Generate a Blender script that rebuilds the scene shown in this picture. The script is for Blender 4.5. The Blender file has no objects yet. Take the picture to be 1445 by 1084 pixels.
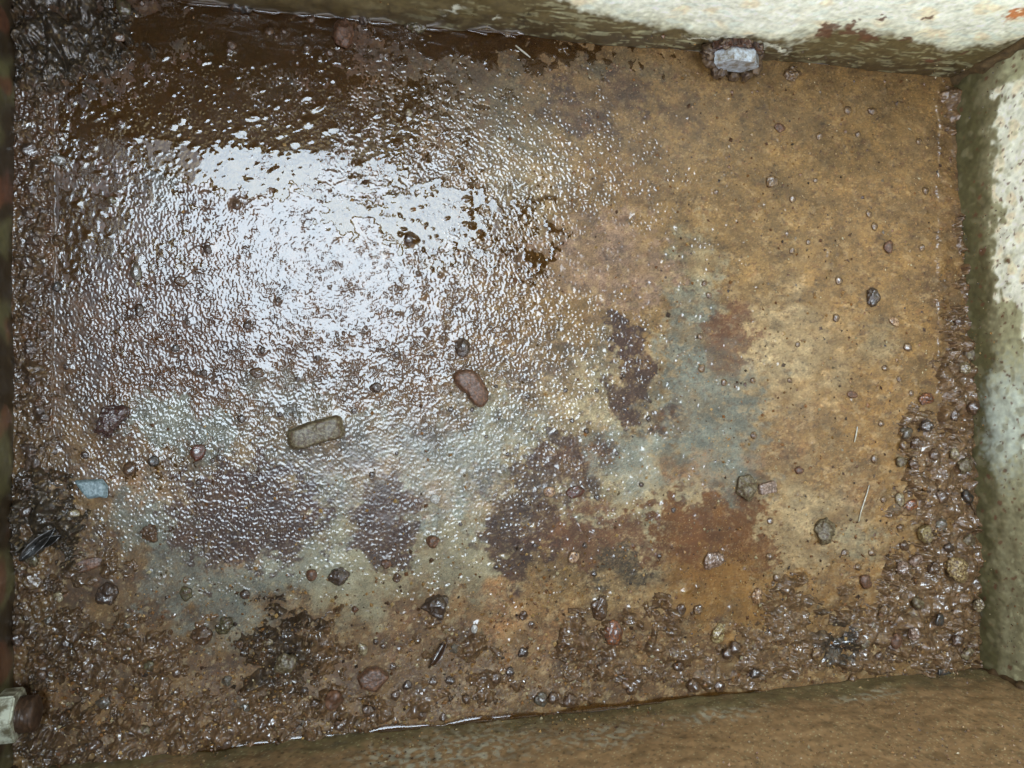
import bpy, bmesh, math, random
import numpy as np
from mathutils import Vector, Matrix

S = bpy.context.scene
COLL = S.collection
R = math.radians

# ---------------------------------------------------------------- camera
F_PX, CU, CV = 1100.0, 722.5, 542.0          # focal length and centre in photo pixels
TILT = R(13.2)
CAM_H = 0.66
cam_d = bpy.data.cameras.new('camera')
cam = bpy.data.objects.new('camera', cam_d)
COLL.objects.link(cam)
cam_d.sensor_fit = 'HORIZONTAL'
cam_d.sensor_width = 36.0
cam_d.lens = 36.0 * F_PX / 1445.0
cam_d.clip_start = 0.01
cam_d.clip_end = 500
cam.location = (0, 0, CAM_H)
cam.rotation_euler = (0, -TILT, 0)
S.camera = cam

# ---------------------------------------------------------------- light
SUN_DIR = Vector((0.012, 0.160, 1.0)).normalized()      # towards the bright part of the overcast sky
w = bpy.data.worlds.new("World")
S.world = w
w.use_nodes = True
nt = w.node_tree
nt.nodes.clear()
sky = nt.nodes.new('ShaderNodeTexSky')
sky.sky_type = 'NISHITA'
sky.sun_disc = False
sky.sun_elevation = math.asin(SUN_DIR.z)
sky.sun_rotation = math.atan2(SUN_DIR.x, SUN_DIR.y)
sky.air_density = 1.0
sky.dust_density = 0.3
bg = nt.nodes.new('ShaderNodeBackground')
bg.inputs['Strength'].default_value = 0.15
wo = nt.nodes.new('ShaderNodeOutputWorld')
hs = nt.nodes.new('ShaderNodeHueSaturation')          # a thin overcast: the blue is mostly gone
hs.inputs['Saturation'].default_value = 0.22
nt.links.new(sky.outputs[0], hs.inputs['Color'])
nt.links.new(hs.outputs[0], bg.inputs[0])
nt.links.new(bg.outputs[0], wo.inputs[0])

sd = bpy.data.lights.new('sun', 'SUN')
sd.energy = 0.36
sd.angle = R(22.5)
sd.color = (0.69, 0.86, 1.0)
so = bpy.data.objects.new('sun', sd)
COLL.objects.link(so)
so.rotation_euler = SUN_DIR.to_track_quat('Z', 'Y').to_euler()
so.location = (0, 0, 4)

vs = S.view_settings
vs.view_transform = 'Standard'
vs.look = 'None'
vs.exposure = 2.88
vs.gamma = 1
vs.use_curve_mapping = False
S.display_settings.display_device = 'sRGB'
S.cycles.use_denoising = True
S.cycles.max_bounces = 8
S.cycles.transparent_max_bounces = 12
S.cycles.caustics_reflective = False
S.cycles.caustics_refractive = False
GAINW = 1.0
GAIN = 2.3            # display brightness of a surface = albedo * GAIN, roughly

# ---------------------------------------------------------------- helpers
ct, st_ = math.cos(TILT), math.sin(TILT)

def at_arr(u, v, z=0.0):
    dx = (u - CU) / F_PX
    dy = -(v - CV) / F_PX
    dz = -np.ones_like(dx)
    X = dx * ct - dz * st_
    Z = dx * st_ + dz * ct
    t = (z - CAM_H) / Z
    return X * t, dy * t

def at(u, v, z=0.0):
    x, y = at_arr(np.array([float(u)]), np.array([float(v)]), z)
    return Vector((float(x[0]), float(y[0]), z))

def proj(x, y, z):
    zz = z - CAM_H
    lx = x * ct + zz * st_
    lz = -x * st_ + zz * ct
    lz = np.minimum(lz, -0.02)
    return CU + F_PX * lx / (-lz), CV - F_PX * y / (-lz)

def px(u, v):
    """metres per photo pixel on the floor at that place"""
    return (at(u + 1, v) - at(u, v)).length

def lin(c):
    a = np.array(c, float) / 255.0
    return np.where(a <= 0.04045, a / 12.92, ((a + 0.055) / 1.055) ** 2.4)

def alb(c, gain=None, sat=1.09):
    a = lin(c) / (gain or GAIN)
    if gain: sat = 1.0
    g = float(np.dot(a, (.25, .65, .10)))
    return np.clip(g + (a - g) * sat, 0.004, 0.85)

def smooth(a, b, x):
    t = np.clip((x - a) / (b - a), 0, 1)
    return t * t * (3 - 2 * t)

def fnoise(shape, lam, seed, bw=0.45, aniso=(1, 1), ang=0.0):
    """band-limited noise of wavelength lam (in cells), zero mean, unit deviation"""
    rng = np.random.RandomState(seed)
    n = rng.standard_normal(shape)
    fy = np.fft.fftfreq(shape[0])[:, None]
    fx = np.fft.rfftfreq(shape[1])[None, :]
    c, s = math.cos(ang), math.sin(ang)
    ax = (fx * c + fy * s) * aniso[0]
    ay = (-fx * s + fy * c) * aniso[1]
    f = np.sqrt(ax * ax + ay * ay) + 1e-9
    g = np.exp(-0.5 * (np.log(f * lam) / bw) ** 2)
    o = np.fft.irfft2(np.fft.rfft2(n) * g, s=shape)
    return (o - o.mean()) / (o.std() + 1e-12)

def put(o, label=None, cat=None, group=None, kind=None):
    if label: o['label'] = label
    if cat: o['category'] = cat
    if group: o['group'] = group
    if kind: o['kind'] = kind
    return o

def link(name, me, mat, parent=None):
    o = bpy.data.objects.new(name, me)
    COLL.objects.link(o)
    if mat: me.materials.append(mat)
    if parent: o.parent = parent
    return o

def empty(name, loc=(0, 0, 0)):
    o = bpy.data.objects.new(name, None)
    o.location = loc
    COLL.objects.link(o)
    return o

def raw_mesh(name, co, faces, smooth_shade=True, cols=None):
    me = bpy.data.meshes.new(name)
    co = np.asarray(co, np.float32)
    faces = np.asarray(faces, np.int32)
    nf, k = faces.shape
    me.vertices.add(len(co))
    me.vertices.foreach_set('co', co.ravel())
    me.loops.add(nf * k)
    me.loops.foreach_set('vertex_index', faces.ravel())
    me.polygons.add(nf)
    me.polygons.foreach_set('loop_start', np.arange(nf, dtype=np.int32) * k)
    me.polygons.foreach_set('loop_total', np.full(nf, k, np.int32))
    me.polygons.foreach_set('use_smooth', np.full(nf, smooth_shade, bool))
    if cols is not None:
        for an, arr in cols.items():
            if arr.ndim == 2:
                at_ = me.attributes.new(an, 'FLOAT_COLOR', 'POINT')
                full = np.ones((len(co), 4), np.float32)
                full[:, :3] = arr
                at_.data.foreach_set('color', full.ravel())
            else:
                at_ = me.attributes.new(an, 'FLOAT', 'POINT')
                at_.data.foreach_set('value', arr.astype(np.float32))
    me.update(calc_edges=True)
    me.validate()
    return me

def grid_mesh(name, X, Y, Z, keep, cols):
    """faces of a grid where keep (per face) is true"""
    ny, nx = X.shape
    idx = np.arange(ny * nx).reshape(ny, nx)
    a, b, c, d = idx[:-1, :-1], idx[:-1, 1:], idx[1:, 1:], idx[1:, :-1]
    fc = np.stack([d, c, b, a], -1)[keep]
    used = np.zeros(ny * nx, bool)
    used[fc.ravel()] = True
    remap = np.cumsum(used) - 1
    co = np.stack([X, Y, Z], -1).reshape(-1, 3)[used]
    cc = {}
    for k, arr in cols.items():
        cc[k] = arr.reshape(-1, 3)[used] if arr.ndim == 3 else arr.ravel()[used]
    return raw_mesh(name, co, remap[fc], True, cc)

# ---------------------------------------------------------------- materials
def nodes(name):
    m = bpy.data.materials.new(name)
    m.use_nodes = True
    t = m.node_tree
    return m, t, t.nodes, t.links, t.nodes['Principled BSDF']

def surf_mat(name, rough=0.6, coat=1.0, coat_rough=0.04, coat_ior=1.5, bump=0.25, scale=900, bdist=0.0003, wet_attr=True,
             vary=0.2, vscale=260, coat_bump=0.0):
    m, t, N, L, P = nodes(name)
    a = N.new('ShaderNodeAttribute'); a.attribute_name = 'Col'
    tc = N.new('ShaderNodeTexCoord')
    n1 = N.new('ShaderNodeTexNoise'); n1.inputs['Scale'].default_value = vscale; n1.inputs['Detail'].default_value = 8
    n1.inputs['Roughness'].default_value = 0.7
    L.new(tc.outputs['Object'], n1.inputs['Vector'])
    mr = N.new('ShaderNodeMapRange')
    mr.inputs['From Min'].default_value = 0.3; mr.inputs['From Max'].default_value = 0.7
    mr.inputs['To Min'].default_value = 1 - vary; mr.inputs['To Max'].default_value = 1 + vary
    L.new(n1.outputs[0], mr.inputs['Value'])
    mul = N.new('ShaderNodeVectorMath'); mul.operation = 'SCALE'
    L.new(a.outputs['Color'], mul.inputs[0]); L.new(mr.outputs[0], mul.inputs['Scale'])
    L.new(mul.outputs[0], P.inputs['Base Color'])
    P.inputs['Roughness'].default_value = rough
    P.inputs['Specular IOR Level'].default_value = 0.3
    if wet_attr:
        wa = N.new('ShaderNodeAttribute'); wa.attribute_name = 'wet'
        L.new(wa.outputs['Fac'], P.inputs['Coat Weight'])
    else:
        P.inputs['Coat Weight'].default_value = coat
    P.inputs['Coat Roughness'].default_value = coat_rough
    P.inputs['Coat IOR'].default_value = coat_ior
    n2 = N.new('ShaderNodeTexNoise'); n2.inputs['Scale'].default_value = scale; n2.inputs['Detail'].default_value = 6
    L.new(tc.outputs['Object'], n2.inputs['Vector'])
    b = N.new('ShaderNodeBump'); b.inputs['Strength'].default_value = bump; b.inputs['Distance'].default_value = bdist
    L.new(n2.outputs[0], b.inputs['Height']); L.new(b.outputs[0], P.inputs['Normal'])
    if coat_bump:
        b2 = N.new('ShaderNodeBump'); b2.inputs['Strength'].default_value = coat_bump; b2.inputs['Distance'].default_value = bdist
        L.new(n2.outputs[0], b2.inputs['Height']); L.new(b2.outputs[0], P.inputs['Coat Normal'])
    return m

def link_rough(m):
    t = m.node_tree
    a = t.nodes.new('ShaderNodeAttribute'); a.attribute_name = 'filmrough'
    t.links.new(a.outputs['Fac'], t.nodes['Principled BSDF'].inputs['Coat Roughness'])
M_floor = surf_mat('wet_rusty_steel', rough=0.6, coat_rough=0.022, coat_ior=1.44)
link_rough(M_floor)
M_mud = surf_mat('wet_mud', rough=0.65, coat_rough=0.08, coat_ior=1.65, bump=0.7, scale=420, bdist=0.0012, vary=0.4, vscale=300, coat_bump=0.2)
M_wall = surf_mat('dirty_painted_steel', rough=0.5, coat_rough=0.25, coat_ior=1.4, bump=0.15, scale=500, bdist=0.0005, vary=0.14, vscale=220)
M_grit = surf_mat('grit', rough=0.5, wet_attr=False, coat=0.9, coat_rough=0.08, vary=0.2)

def water_mat():
    m, t, N, L, P = nodes('muddy_water')
    out = N['Material Output']
    N.remove(P)
    tr = N.new('ShaderNodeBsdfTransparent'); tr.inputs[0].default_value = (0.80, 0.68, 0.48, 1)
    df = N.new('ShaderNodeBsdfDiffuse')
    c = alb((94, 64, 30), sat=1.0); df.inputs[0].default_value = (*c, 1)
    mx = N.new('ShaderNodeMixShader'); mx.inputs[0].default_value = 0.45
    L.new(tr.outputs[0], mx.inputs[1]); L.new(df.outputs[0], mx.inputs[2])
    gl = N.new('ShaderNodeBsdfGlossy'); gl.inputs['Roughness'].default_value = 0.02
    fr = N.new('ShaderNodeFresnel'); fr.inputs[0].default_value = 1.42
    m2 = N.new('ShaderNodeMixShader')
    L.new(fr.outputs[0], m2.inputs[0]); L.new(mx.outputs[0], m2.inputs[1]); L.new(gl.outputs[0], m2.inputs[2])
    L.new(m2.outputs[0], out.inputs['Surface'])
    return m
M_water = water_mat()

def plain_mat(name, col, rough=0.6, metallic=0.0, coat=0.0, vary=0.3, scale=60, second=None, bump=0.3, bscale=400, bdist=0.0004, albedo=False, coat_rough=0.06, mud=None):
    m, t, N, L, P = nodes(name)
    tc = N.new('ShaderNodeTexCoord')
    n1 = N.new('ShaderNodeTexNoise'); n1.inputs['Scale'].default_value = scale; n1.inputs['Detail'].default_value = 7
    n1.inputs['Roughness'].default_value = 0.65
    L.new(tc.outputs['Object'], n1.inputs['Vector'])
    c1 = np.array(col) if albedo else alb(col)
    c2 = c1 * (1 - vary) if second is None else (np.array(second) if albedo else alb(second))
    cr = N.new('ShaderNodeValToRGB')
    cr.color_ramp.elements[0].color = (*np.clip(c2, 0, .9), 1); cr.color_ramp.elements[1].color = (*np.clip(c1 * (1 + vary * 0.4), 0, .9), 1)
    cr.color_ramp.elements[0].position = 0.40; cr.color_ramp.elements[1].position = 0.60
    if mud is not None:
        cr.color_ramp.elements[0].position = 0.47; cr.color_ramp.elements[1].position = 0.62
        e_ = cr.color_ramp.elements.new(.42); e_.color = (*alb(mud), 1)
    L.new(n1.outputs[0], cr.inputs[0]); L.new(cr.outputs[0], P.inputs['Base Color'])
    P.inputs['Roughness'].default_value = rough
    P.inputs['Metallic'].default_value = metallic
    P.inputs['Coat Weight'].default_value = coat
    P.inputs['Coat Roughness'].default_value = coat_rough
    P.inputs['Coat IOR'].default_value = 1.7
    n2 = N.new('ShaderNodeTexNoise'); n2.inputs['Scale'].default_value = bscale; n2.inputs['Detail'].default_value = 5
    L.new(tc.outputs['Object'], n2.inputs['Vector'])
    b = N.new('ShaderNodeBump'); b.inputs['Strength'].default_value = bump; b.inputs['Distance'].default_value = bdist
    L.new(n2.outputs[0], b.inputs['Height']); L.new(b.outputs[0], P.inputs['Normal']); L.new(b.outputs[0], P.inputs['Coat Normal'])
    return m

# ---------------------------------------------------------------- painted patches (worn paint, rust, silt): photo colours
PAL = {
    'silt_dark': (88, 56, 26), 'silt': (112, 76, 40), 'tan': (154, 121, 76), 'tan2': (134, 103, 62), 'otan': (158, 115, 62),
    'pale': (204, 172, 126), 'olive': (178, 166, 132), 'bg': (136, 136, 120), 'bgd': (86, 84, 66), 'bgl': (166, 168, 150),
    'purple': (76, 50, 36), 'purp2': (90, 66, 54), 'orange': (120, 76, 34), 'redb': (116, 76, 48), 'pink': (158, 128, 104),
    'peach': (178, 128, 84), 'mudb': (116, 84, 52), 'mudd': (90, 64, 38), 'dk': (78, 66, 46), 'yel': (208, 184, 140),
}
PATCH = [
    # u, v, ru, rv, angle, colour, weight, softness
    (1150, 380, 320, 380, 0, 'tan', 1, .5), (1150, 210, 200, 110, 0, 'tan2', .8, .5),
    (320, 140, 460, 190, -5, 'silt_dark', 1, .35), (520, 80, 330, 90, 6, 'silt', .55, .5), (640, 170, 140, 110, 0, 'tan2', .5, .5),
    (300, 330, 330, 140, 0, 'silt', .75, .5), (750, 350, 50, 60, 0, 'silt', .9, .3),
    (400, 480, 320, 170, 0, 'silt_dark', .75, .6), (230, 560, 170, 170, 0, 'silt_dark', .7, .5),
    (165, 330, 120, 170, 0, 'silt_dark', .9, .4), (200, 500, 160, 90, 0, 'silt_dark', .5, .5),
    # upper patches of old paint showing
    (262, 48, 60, 45, 0, 'bgd', .6, .5), (232, 245, 28, 60, 10, 'bgd', .7, .5), (360, 110, 50, 50, 0, 'bgd', .45, .6), (330, 70, 90, 30, 0, 'bgd', .3, .6),
    (640, 110, 110, 50, 5, 'bgd', .45, .6), (870, 95, 60, 22, 5, 'bgd', .6, .5), (720, 170, 60, 60, 0, 'bgd', .4, .6), (750, 250, 60, 80, 0, 'olive', .3, .6),
    # middle: worn paint
    (820, 560, 130, 80, -10, 'olive', .9, .35), (700, 650, 150, 90, -10, 'olive', .8, .4), (890, 700, 130, 75, 0, 'olive', .95, .3), (640, 790, 120, 80, 10, 'olive', .9, .3),
    (980, 420, 36, 90, 5, 'olive', .8, .4), (1090, 520, 70, 90, 0, 'pale', .65, .5), (1140, 500, 60, 60, 0, 'yel', .5, .6), (1130, 610, 60, 60, 0, 'tan', .6, .5), (1120, 740, 75, 60, 0, 'yel', .55, .5),
    (1000, 590, 75, 120, 8, 'bg', .95, .3), (975, 470, 40, 70, 0, 'bg', .8, .4), (1030, 650, 50, 60, 0, 'bg', .9, .4), (890, 640, 45, 45, 0, 'bg', .8, .45), (960, 380, 20, 50, 0, 'bgd', .5, .5),
    (480, 700, 260, 110, 0, 'bg', .55, .4), (560, 660, 110, 70, 0, 'bgl', .7, .5), (650, 690, 80, 50, 0, 'bgl', .7, .4), (500, 770, 70, 60, 0, 'bgl', .6, .4),
    (255, 600, 80, 36, 10, 'bg', .75, .3), (400, 560, 70, 25, 20, 'bg', .5, .4), (215, 745, 80, 55, 40, 'bg', .9, .3), (300, 835, 85, 65, 0, 'bg', .95, .3), (420, 800, 100, 50, 0, 'olive', .75, .35),
    (500, 820, 70, 60, 0, 'olive', .7, .4), (560, 850, 60, 40, 0, 'olive', .6, .4), (1240, 485, 22, 30, 0, 'olive', .7, .5), (1205, 690, 22, 40, 5, 'bg', .6, .5), (1215, 760, 45, 30, 0, 'olive', .8, .5),
    (600, 950, 50, 30, 0, 'olive', .5, .5), (385, 790, 60, 25, 0, 'bg', .6, .4),
    # rust scabs
    (345, 728, 112, 78, -8, 'purple', 1, .11), (545, 735, 50, 70, 0, 'purple', .95, .22), (620, 615, 75, 50, 30, 'purp2', .7, .4), (480, 640, 60, 40, 0, 'purp2', .6, .4),
    (740, 750, 55, 75, 10, 'purple', .9, .2), (790, 660, 65, 48, -20, 'purple', .95, .2), (830, 650, 36, 50, 0, 'purple', .9, .2), (762, 540, 55, 65, 0, 'purp2', .75, .35), (830, 500, 40, 30, 0, 'purple', .5, .5),
    (883, 472, 30, 24, 40, 'purple', .95, .18), (890, 545, 30, 52, 5, 'purple', .95, .18), (945, 592, 32, 26, 0, 'purple', .85, .25), (1030, 480, 34, 55, 5, 'redb', .8, .3),
    (800, 152, 42, 32, 10, 'purple', .75, .25), (868, 138, 42, 34, -10, 'purple', .8, .25), (850, 175, 20, 20, 0, 'purple', .7, .3), (962, 160, 26, 30, 0, 'purple', .6, .35), (905, 240, 32, 50, 0, 'purple', .4, .5), (830, 260, 60, 50, 0, 'silt', .4, .5),
    (620, 860, 70, 60, 0, 'mudb', .85, .3), (560, 880, 40, 40, 0, 'redb', .5, .4), (600, 920, 70, 60, 0, 'mudb', .7, .4), (690, 690, 26, 30, 0, 'purp2', .5, .4),
    (1100, 640, 40, 30, 0, 'redb', .45, .5), (1130, 590, 40, 30, 0, 'redb', .3, .5), (1215, 700, 22, 30, 0, 'redb', .5, .4),
    (930, 690, 70, 40, -15, 'yel', .6, .4), (760, 690, 70, 26, -15, 'yel', .45, .5), (1105, 760, 34, 60, 0, 'yel', .6, .35), (1090, 490, 60, 70, 0, 'yel', .4, .5), (820, 575, 50, 55, 0, 'yel', .45, .4), (905, 775, 44, 30, 0, 'yel', .6, .3),
    # orange rust and silt
    (1000, 765, 88, 74, 0, 'orange', 1, .12), (1010, 830, 75, 60, 0, 'otan', .85, .3), (950, 780, 40, 50, 0, 'orange', .8, .3),
    (840, 760, 80, 45, 5, 'redb', .8, .25), (870, 800, 50, 40, 20, 'dk', .85, .3), (885, 808, 14, 14, 0, 'dk', .9, .3), (910, 780, 50, 40, 0, 'yel', .5, .4),
    (740, 890, 60, 65, 0, 'peach', .75, .3), (720, 850, 70, 30, 0, 'peach', .5, .4), (970, 660, 42, 16, -20, 'peach', .9, .3), (1065, 650, 20, 14, 0, 'peach', .7, .4), (1005, 680, 30, 20, 0, 'peach', .5, .4), (600, 700, 40, 20, 0, 'peach', .4, .5),
    (330, 800, 60, 14, -12, 'peach', .6, .35), (560, 660, 60, 16, 0, 'peach', .35, .5), (300, 860, 24, 24, 0, 'peach', .5, .4), (190, 690, 60, 30, 0, 'peach', .45, .5), (830, 640, 40, 14, 0, 'peach', .4, .5),
    (800, 840, 80, 50, 0, 'tan', .6, .5), (900, 850, 60, 40, 0, 'pale', .4, .5),
    (860, 370, 85, 62, 0, 'pink', .9, .35), (900, 395, 50, 25, 0, 'pink', .8, .4), (790, 430, 50, 40, 0, 'tan', .4, .5),
    (1240, 640, 80, 100, 0, 'otan', .65, .5), (1170, 835, 110, 45, -15, 'otan', .85, .3), (1230, 400, 90, 160, 0, 'otan', .35, .6), (1280, 760, 50, 60, 0, 'otan', .5, .5), (1100, 770, 50, 40, 0, 'tan', .5, .5),
    # brown silt at the bottom and the left
    (140, 900, 190, 170, 0, 'mudd', .9, .35), (60, 650, 60, 700, 0, 'mudd', .75, .35), (90, 60, 140, 110, 0, 'mudd', .9, .3), (300, 1000, 420, 85, 6, 'mudb', .85, .35),
    (700, 960, 300, 45, 6, 'mudb', .8, .4), (1000, 930, 240, 60, 4, 'mudb', .7, .4), (1290, 880, 130, 80, 0, 'mudb', .5, .5), (1350, 600, 40, 500, 0, 'mudb', .6, .4),
    (870, 910, 110, 55, 0, 'mudb', .6, .4), (420, 920, 90, 90, 0, 'mudb', .8, .35),
]

def blobmask(U, V, b, W1, W2, n, warp=1.0):
    u, v, ru, rv, ang, _, wgt, soft = b
    a = R(ang)
    k = warp * min(1.0, min(ru, rv) / 45.0)
    du = U + W1 * k - u
    dv = V + W2 * k - v
    c, s = math.cos(a), math.sin(a)
    d = np.sqrt(((du * c + dv * s) / ru) ** 2 + ((-du * s + dv * c) / rv) ** 2)
    return wgt * (1 - smooth(1 - soft, 1 + soft, d + 0.16 * n))

# ---------------------------------------------------------------- floor grid
STEP = 1.2
QTL, QTR, QBR, QBL = (14, -26), (1349, 110), (1386, 944), (17, 1090)
nx, ny = int(1372 / STEP) + 1, int(1112 / STEP) + 1
sx = np.linspace(0, 1, nx)[None, :]
ty = np.linspace(0, 1, ny)[:, None]
def bil(k):
    return (QTL[k] * (1 - sx) + QTR[k] * sx) * (1 - ty) + (QBL[k] * (1 - sx) + QBR[k] * sx) * ty
U, V = bil(0), bil(1)
X0, Y0 = at_arr(U, V)
SH = U.shape
PXM = 0.0006 * STEP                      # metres per grid cell
nz = {}
def nzz(lam_px, seed, **kw):
    return fnoise(SH, lam_px / STEP, seed, **kw)

W1 = 12 * nzz(70, 1) + 4.5 * nzz(24, 2) + 1.6 * nzz(10, 3)
W2 = 12 * nzz(70, 4) + 4.5 * nzz(24, 5) + 1.6 * nzz(10, 6)
NB = 0.7 * nzz(22, 7) + 0.35 * nzz(8, 8)
NF = nzz(5, 9)
NM = nzz(40, 10)

COLF = np.empty(SH + (3,), np.float32)
COLF[:] = alb(PAL['tan2'])
for b in PATCH:
    m = blobmask(U, V, b, W1, W2, NB)[..., None]
    COLF += (alb(PAL[b[5]]) - COLF) * m
# mottling in every patch: clouds, specks and small rust spots
LOWC = smooth(180, 520, V) * smooth(150, 500, U + 0.4 * V)
m1 = smooth(0.6, 1.5, nzz(30, 11) + 0.4 * nzz(9, 12))[..., None] * (0.25 + 0.3 * LOWC[..., None])
COLF += (alb(PAL['pale']) * 0.9 - COLF) * m1 * smooth(500, 800, U)[..., None]
m2 = smooth(0.9, 1.7, nzz(22, 13) + 0.4 * nzz(7, 14))[..., None] * 0.45
COLF += (alb(PAL['redb']) - COLF) * m2
m3 = smooth(1.7, 2.2, nzz(12, 15))[..., None] * 0.6
COLF += (alb(PAL['purple']) - COLF) * m3
m4 = smooth(1.9, 2.5, nzz(7, 16))[..., None] * 0.55
COLF += (alb(PAL['pale']) - COLF) * m4 * smooth(420, 900, U + 0.4 * V)[..., None]
COLF *= (1 + 0.10 * nzz(6, 17) + 0.10 * nzz(14, 18) + 0.07 * NM)[..., None]
veil = np.clip(.16 + .22 * nzz(80, 60) + .10 * nzz(25, 61), 0, .6)[..., None]          # thin silt over everything
dkz = ((1 - smooth(640, 800, U)) * (1 - smooth(480, 640, V)))[..., None]
COLF += (alb(PAL['silt_dark']) * dkz + alb(PAL['tan']) * (1 - dkz) - COLF) * veil * .8
pal2 = smooth(.8, 2.0, nzz(16, 62) + .5 * nzz(7, 63))[..., None] * smooth(500, 760, V)[..., None] * .4
COLF += (alb(PAL['yel']) - COLF) * pal2
LATE = [(300, 838, 84, 50, 0, 'bg', .62, .35), (215, 745, 62, 40, 40, 'bg', .62, .35), (255, 600, 74, 30, 10, 'bg', .7, .3), (345, 900, 40, 22, 0, 'bg', .5, .4), (430, 800, 80, 34, 0, 'bgl', .55, .4), (500, 830, 60, 40, 0, 'olive', .6, .4),
        (1000, 764, 86, 72, 0, 'orange', .85, .13), (1015, 835, 72, 46, 0, 'otan', .7, .25), (985, 745, 30, 34, 0, 'redb', .4, .6),
        (345, 728, 112, 76, -8, 'purple', .8, .12), (545, 735, 46, 62, 0, 'purple', .68, .2), (740, 752, 50, 66, 10, 'purple', .72, .17), (790, 655, 60, 44, -20, 'purple', .72, .17), (890, 545, 30, 50, 5, 'purple', .72, .17), (883, 472, 30, 22, 40, 'purple', .8, .14), (1030, 480, 32, 52, 5, 'redb', .75, .2),
        (850, 765, 70, 38, 5, 'redb', .75, .15), (880, 800, 36, 26, 30, 'dk', .8, .2), (640, 640, 80, 30, -20, 'bgl', .45, .5), (700, 610, 60, 34, -20, 'bgl', .4, .5), (890, 650, 50, 44, 0, 'bgl', .55, .4), (1000, 590, 62, 100, 8, 'bg', .4, .4), (1030, 660, 40, 40, 0, 'bg', .4, .45), (640, 800, 46, 50, 10, 'olive', .6, .35)]
for b in LATE:
    m = blobmask(U, V, b, W1, W2, NB)[..., None] * np.clip(.95 + .22 * nzz(12, 70) + .20 * nzz(5, 71), 0, 1.15)[..., None]
    COLF += (alb(PAL[b[5]]) - COLF) * np.clip(m, 0, 1)
COLF *= np.clip(1 + .10 * nzz(110, 72) + .09 * nzz(45, 73), .6, 1.5)[..., None]
spk = smooth(1.9, 2.6, nzz(4.2, 74))[..., None] * smooth(480, 800, U + .5 * V)[..., None] * .55
COLF += (alb(PAL['pale']) * 1.1 - COLF) * spk
spk = smooth(2.1, 2.7, nzz(6, 75))[..., None] * .6
COLF += (alb(PAL['dk']) * .8 - COLF) * spk
COLF *= (1 + (0.05 + .09 * (U < 900)) * nzz(3.2, 19) + 0.06 * nzz(4.5, 20))[..., None]
COLF = np.clip(COLF, 0.004, 0.8)

# --- relief: slopes are set in radians, amplitude = slope * wavelength / 2 pi
def relief(lam_px, slope, seed, **kw):
    return nzz(lam_px, seed, **kw) * slope * (lam_px * 0.0006) / (2 * math.pi)

def ell(u, v, ru, rv, ang=0, soft=.4, wgt=1.0, warp=1.0):
    return blobmask(U, V, (u, v, ru, rv, ang, None, wgt, soft), W1, W2, NB, warp)

amp = 0.35 + 0.0 * U
amp = np.maximum(amp, ell(420, 560, 420, 260, 0, .5, 1.0))
amp = np.maximum(amp, ell(700, 540, 230, 230, 0, .5, .7))
amp = np.maximum(amp, ell(600, 200, 320, 110, 12, .5, .75))
amp = np.maximum(amp, ell(800, 230, 180, 120, 20, .5, .6))
amp = np.maximum(amp, ell(340, 730, 140, 100, 0, .3, 1.0))
amp = np.maximum(amp, ell(860, 650, 200, 140, 0, .5, .55))
amp = np.maximum(amp, ell(280, 170, 160, 90, 0, .5, .6))
amp = np.minimum(amp, 1 - 0.75 * ell(860, 365, 90, 62, 0, .4))
amp = np.minimum(amp, 1 - 0.7 * ell(1170, 300, 170, 200, 0, .6))
amp = np.minimum(amp, 1 - 0.7 * ell(1240, 680, 80, 140, 0, .5))
amp = amp * np.clip(np.exp(.22 * nzz(55, 29)), .45, 1.7)
amp = np.minimum(amp, 1.2 - .75 * ell(570, 680, 190, 90, 0, .6))
T = relief(6.2, .085, 21, aniso=(.8, 1.25), ang=R(-20)) + relief(10, .050, 22, aniso=(.7, 1.3), ang=R(-25)) + relief(22, .018, 23) + relief(4.4, .06, 24)
core = ell(420, 385, 190, 95, 5, .6)
T = T * (1 - .60 * core) + core * (relief(4.6, .115, 66) + relief(3.4, .06, 67) + relief(8, .05, 68, aniso=(.8, 1.3)))
T = T + 0.4 * np.abs(T)
worm = np.sqrt(nzz(12, 27, aniso=(.75, 1.3), ang=R(-22)) ** 2 + .12)
T = T - (1 - .7 * core) * (worm - worm.mean()) * .20 * (12 * 0.0006) / (2 * math.pi) * (1 + .5 * nzz(60, 28))
lowf = relief(150, .003, 25) + relief(60, .005, 26)

# --- standing water: level sheet that cuts through the grain of the floor
pm = np.zeros(SH)
for b in [(330, 170, 300, 78, -3, .5, 1), (150, 300, 95, 150, 0, .6, .6), (450, 225, 120, 40, 4, .4, 1.1), (625, 312, 92, 52, 8, .4, 1.15), (742, 345, 40, 60, 0, .6, .56),
          (560, 40, 330, 34, 6, .5, .9), (330, 240, 150, 30, 5, .5, .9), (225, 660, 40, 25, 0, .5, .7), (500, 300, 60, 26, 0, .5, .9), (300, 60, 230, 60, 0, .5, 1.0)]:
    pm = np.maximum(pm, ell(*b))
ragged = 0.10 * nzz(45, 30) + 0.10 * nzz(18, 31)
xl = 2.4 * (pm + ragged * (pm > .02)) - 1.1
xl = np.where(xl > .45, .45 + .25 * np.tanh((xl - .45) / .25) * .12, xl)
LEVEL = 0.00036 * xl
LEVEL = np.where(pm < .03, -0.0006, LEVEL)

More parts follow.
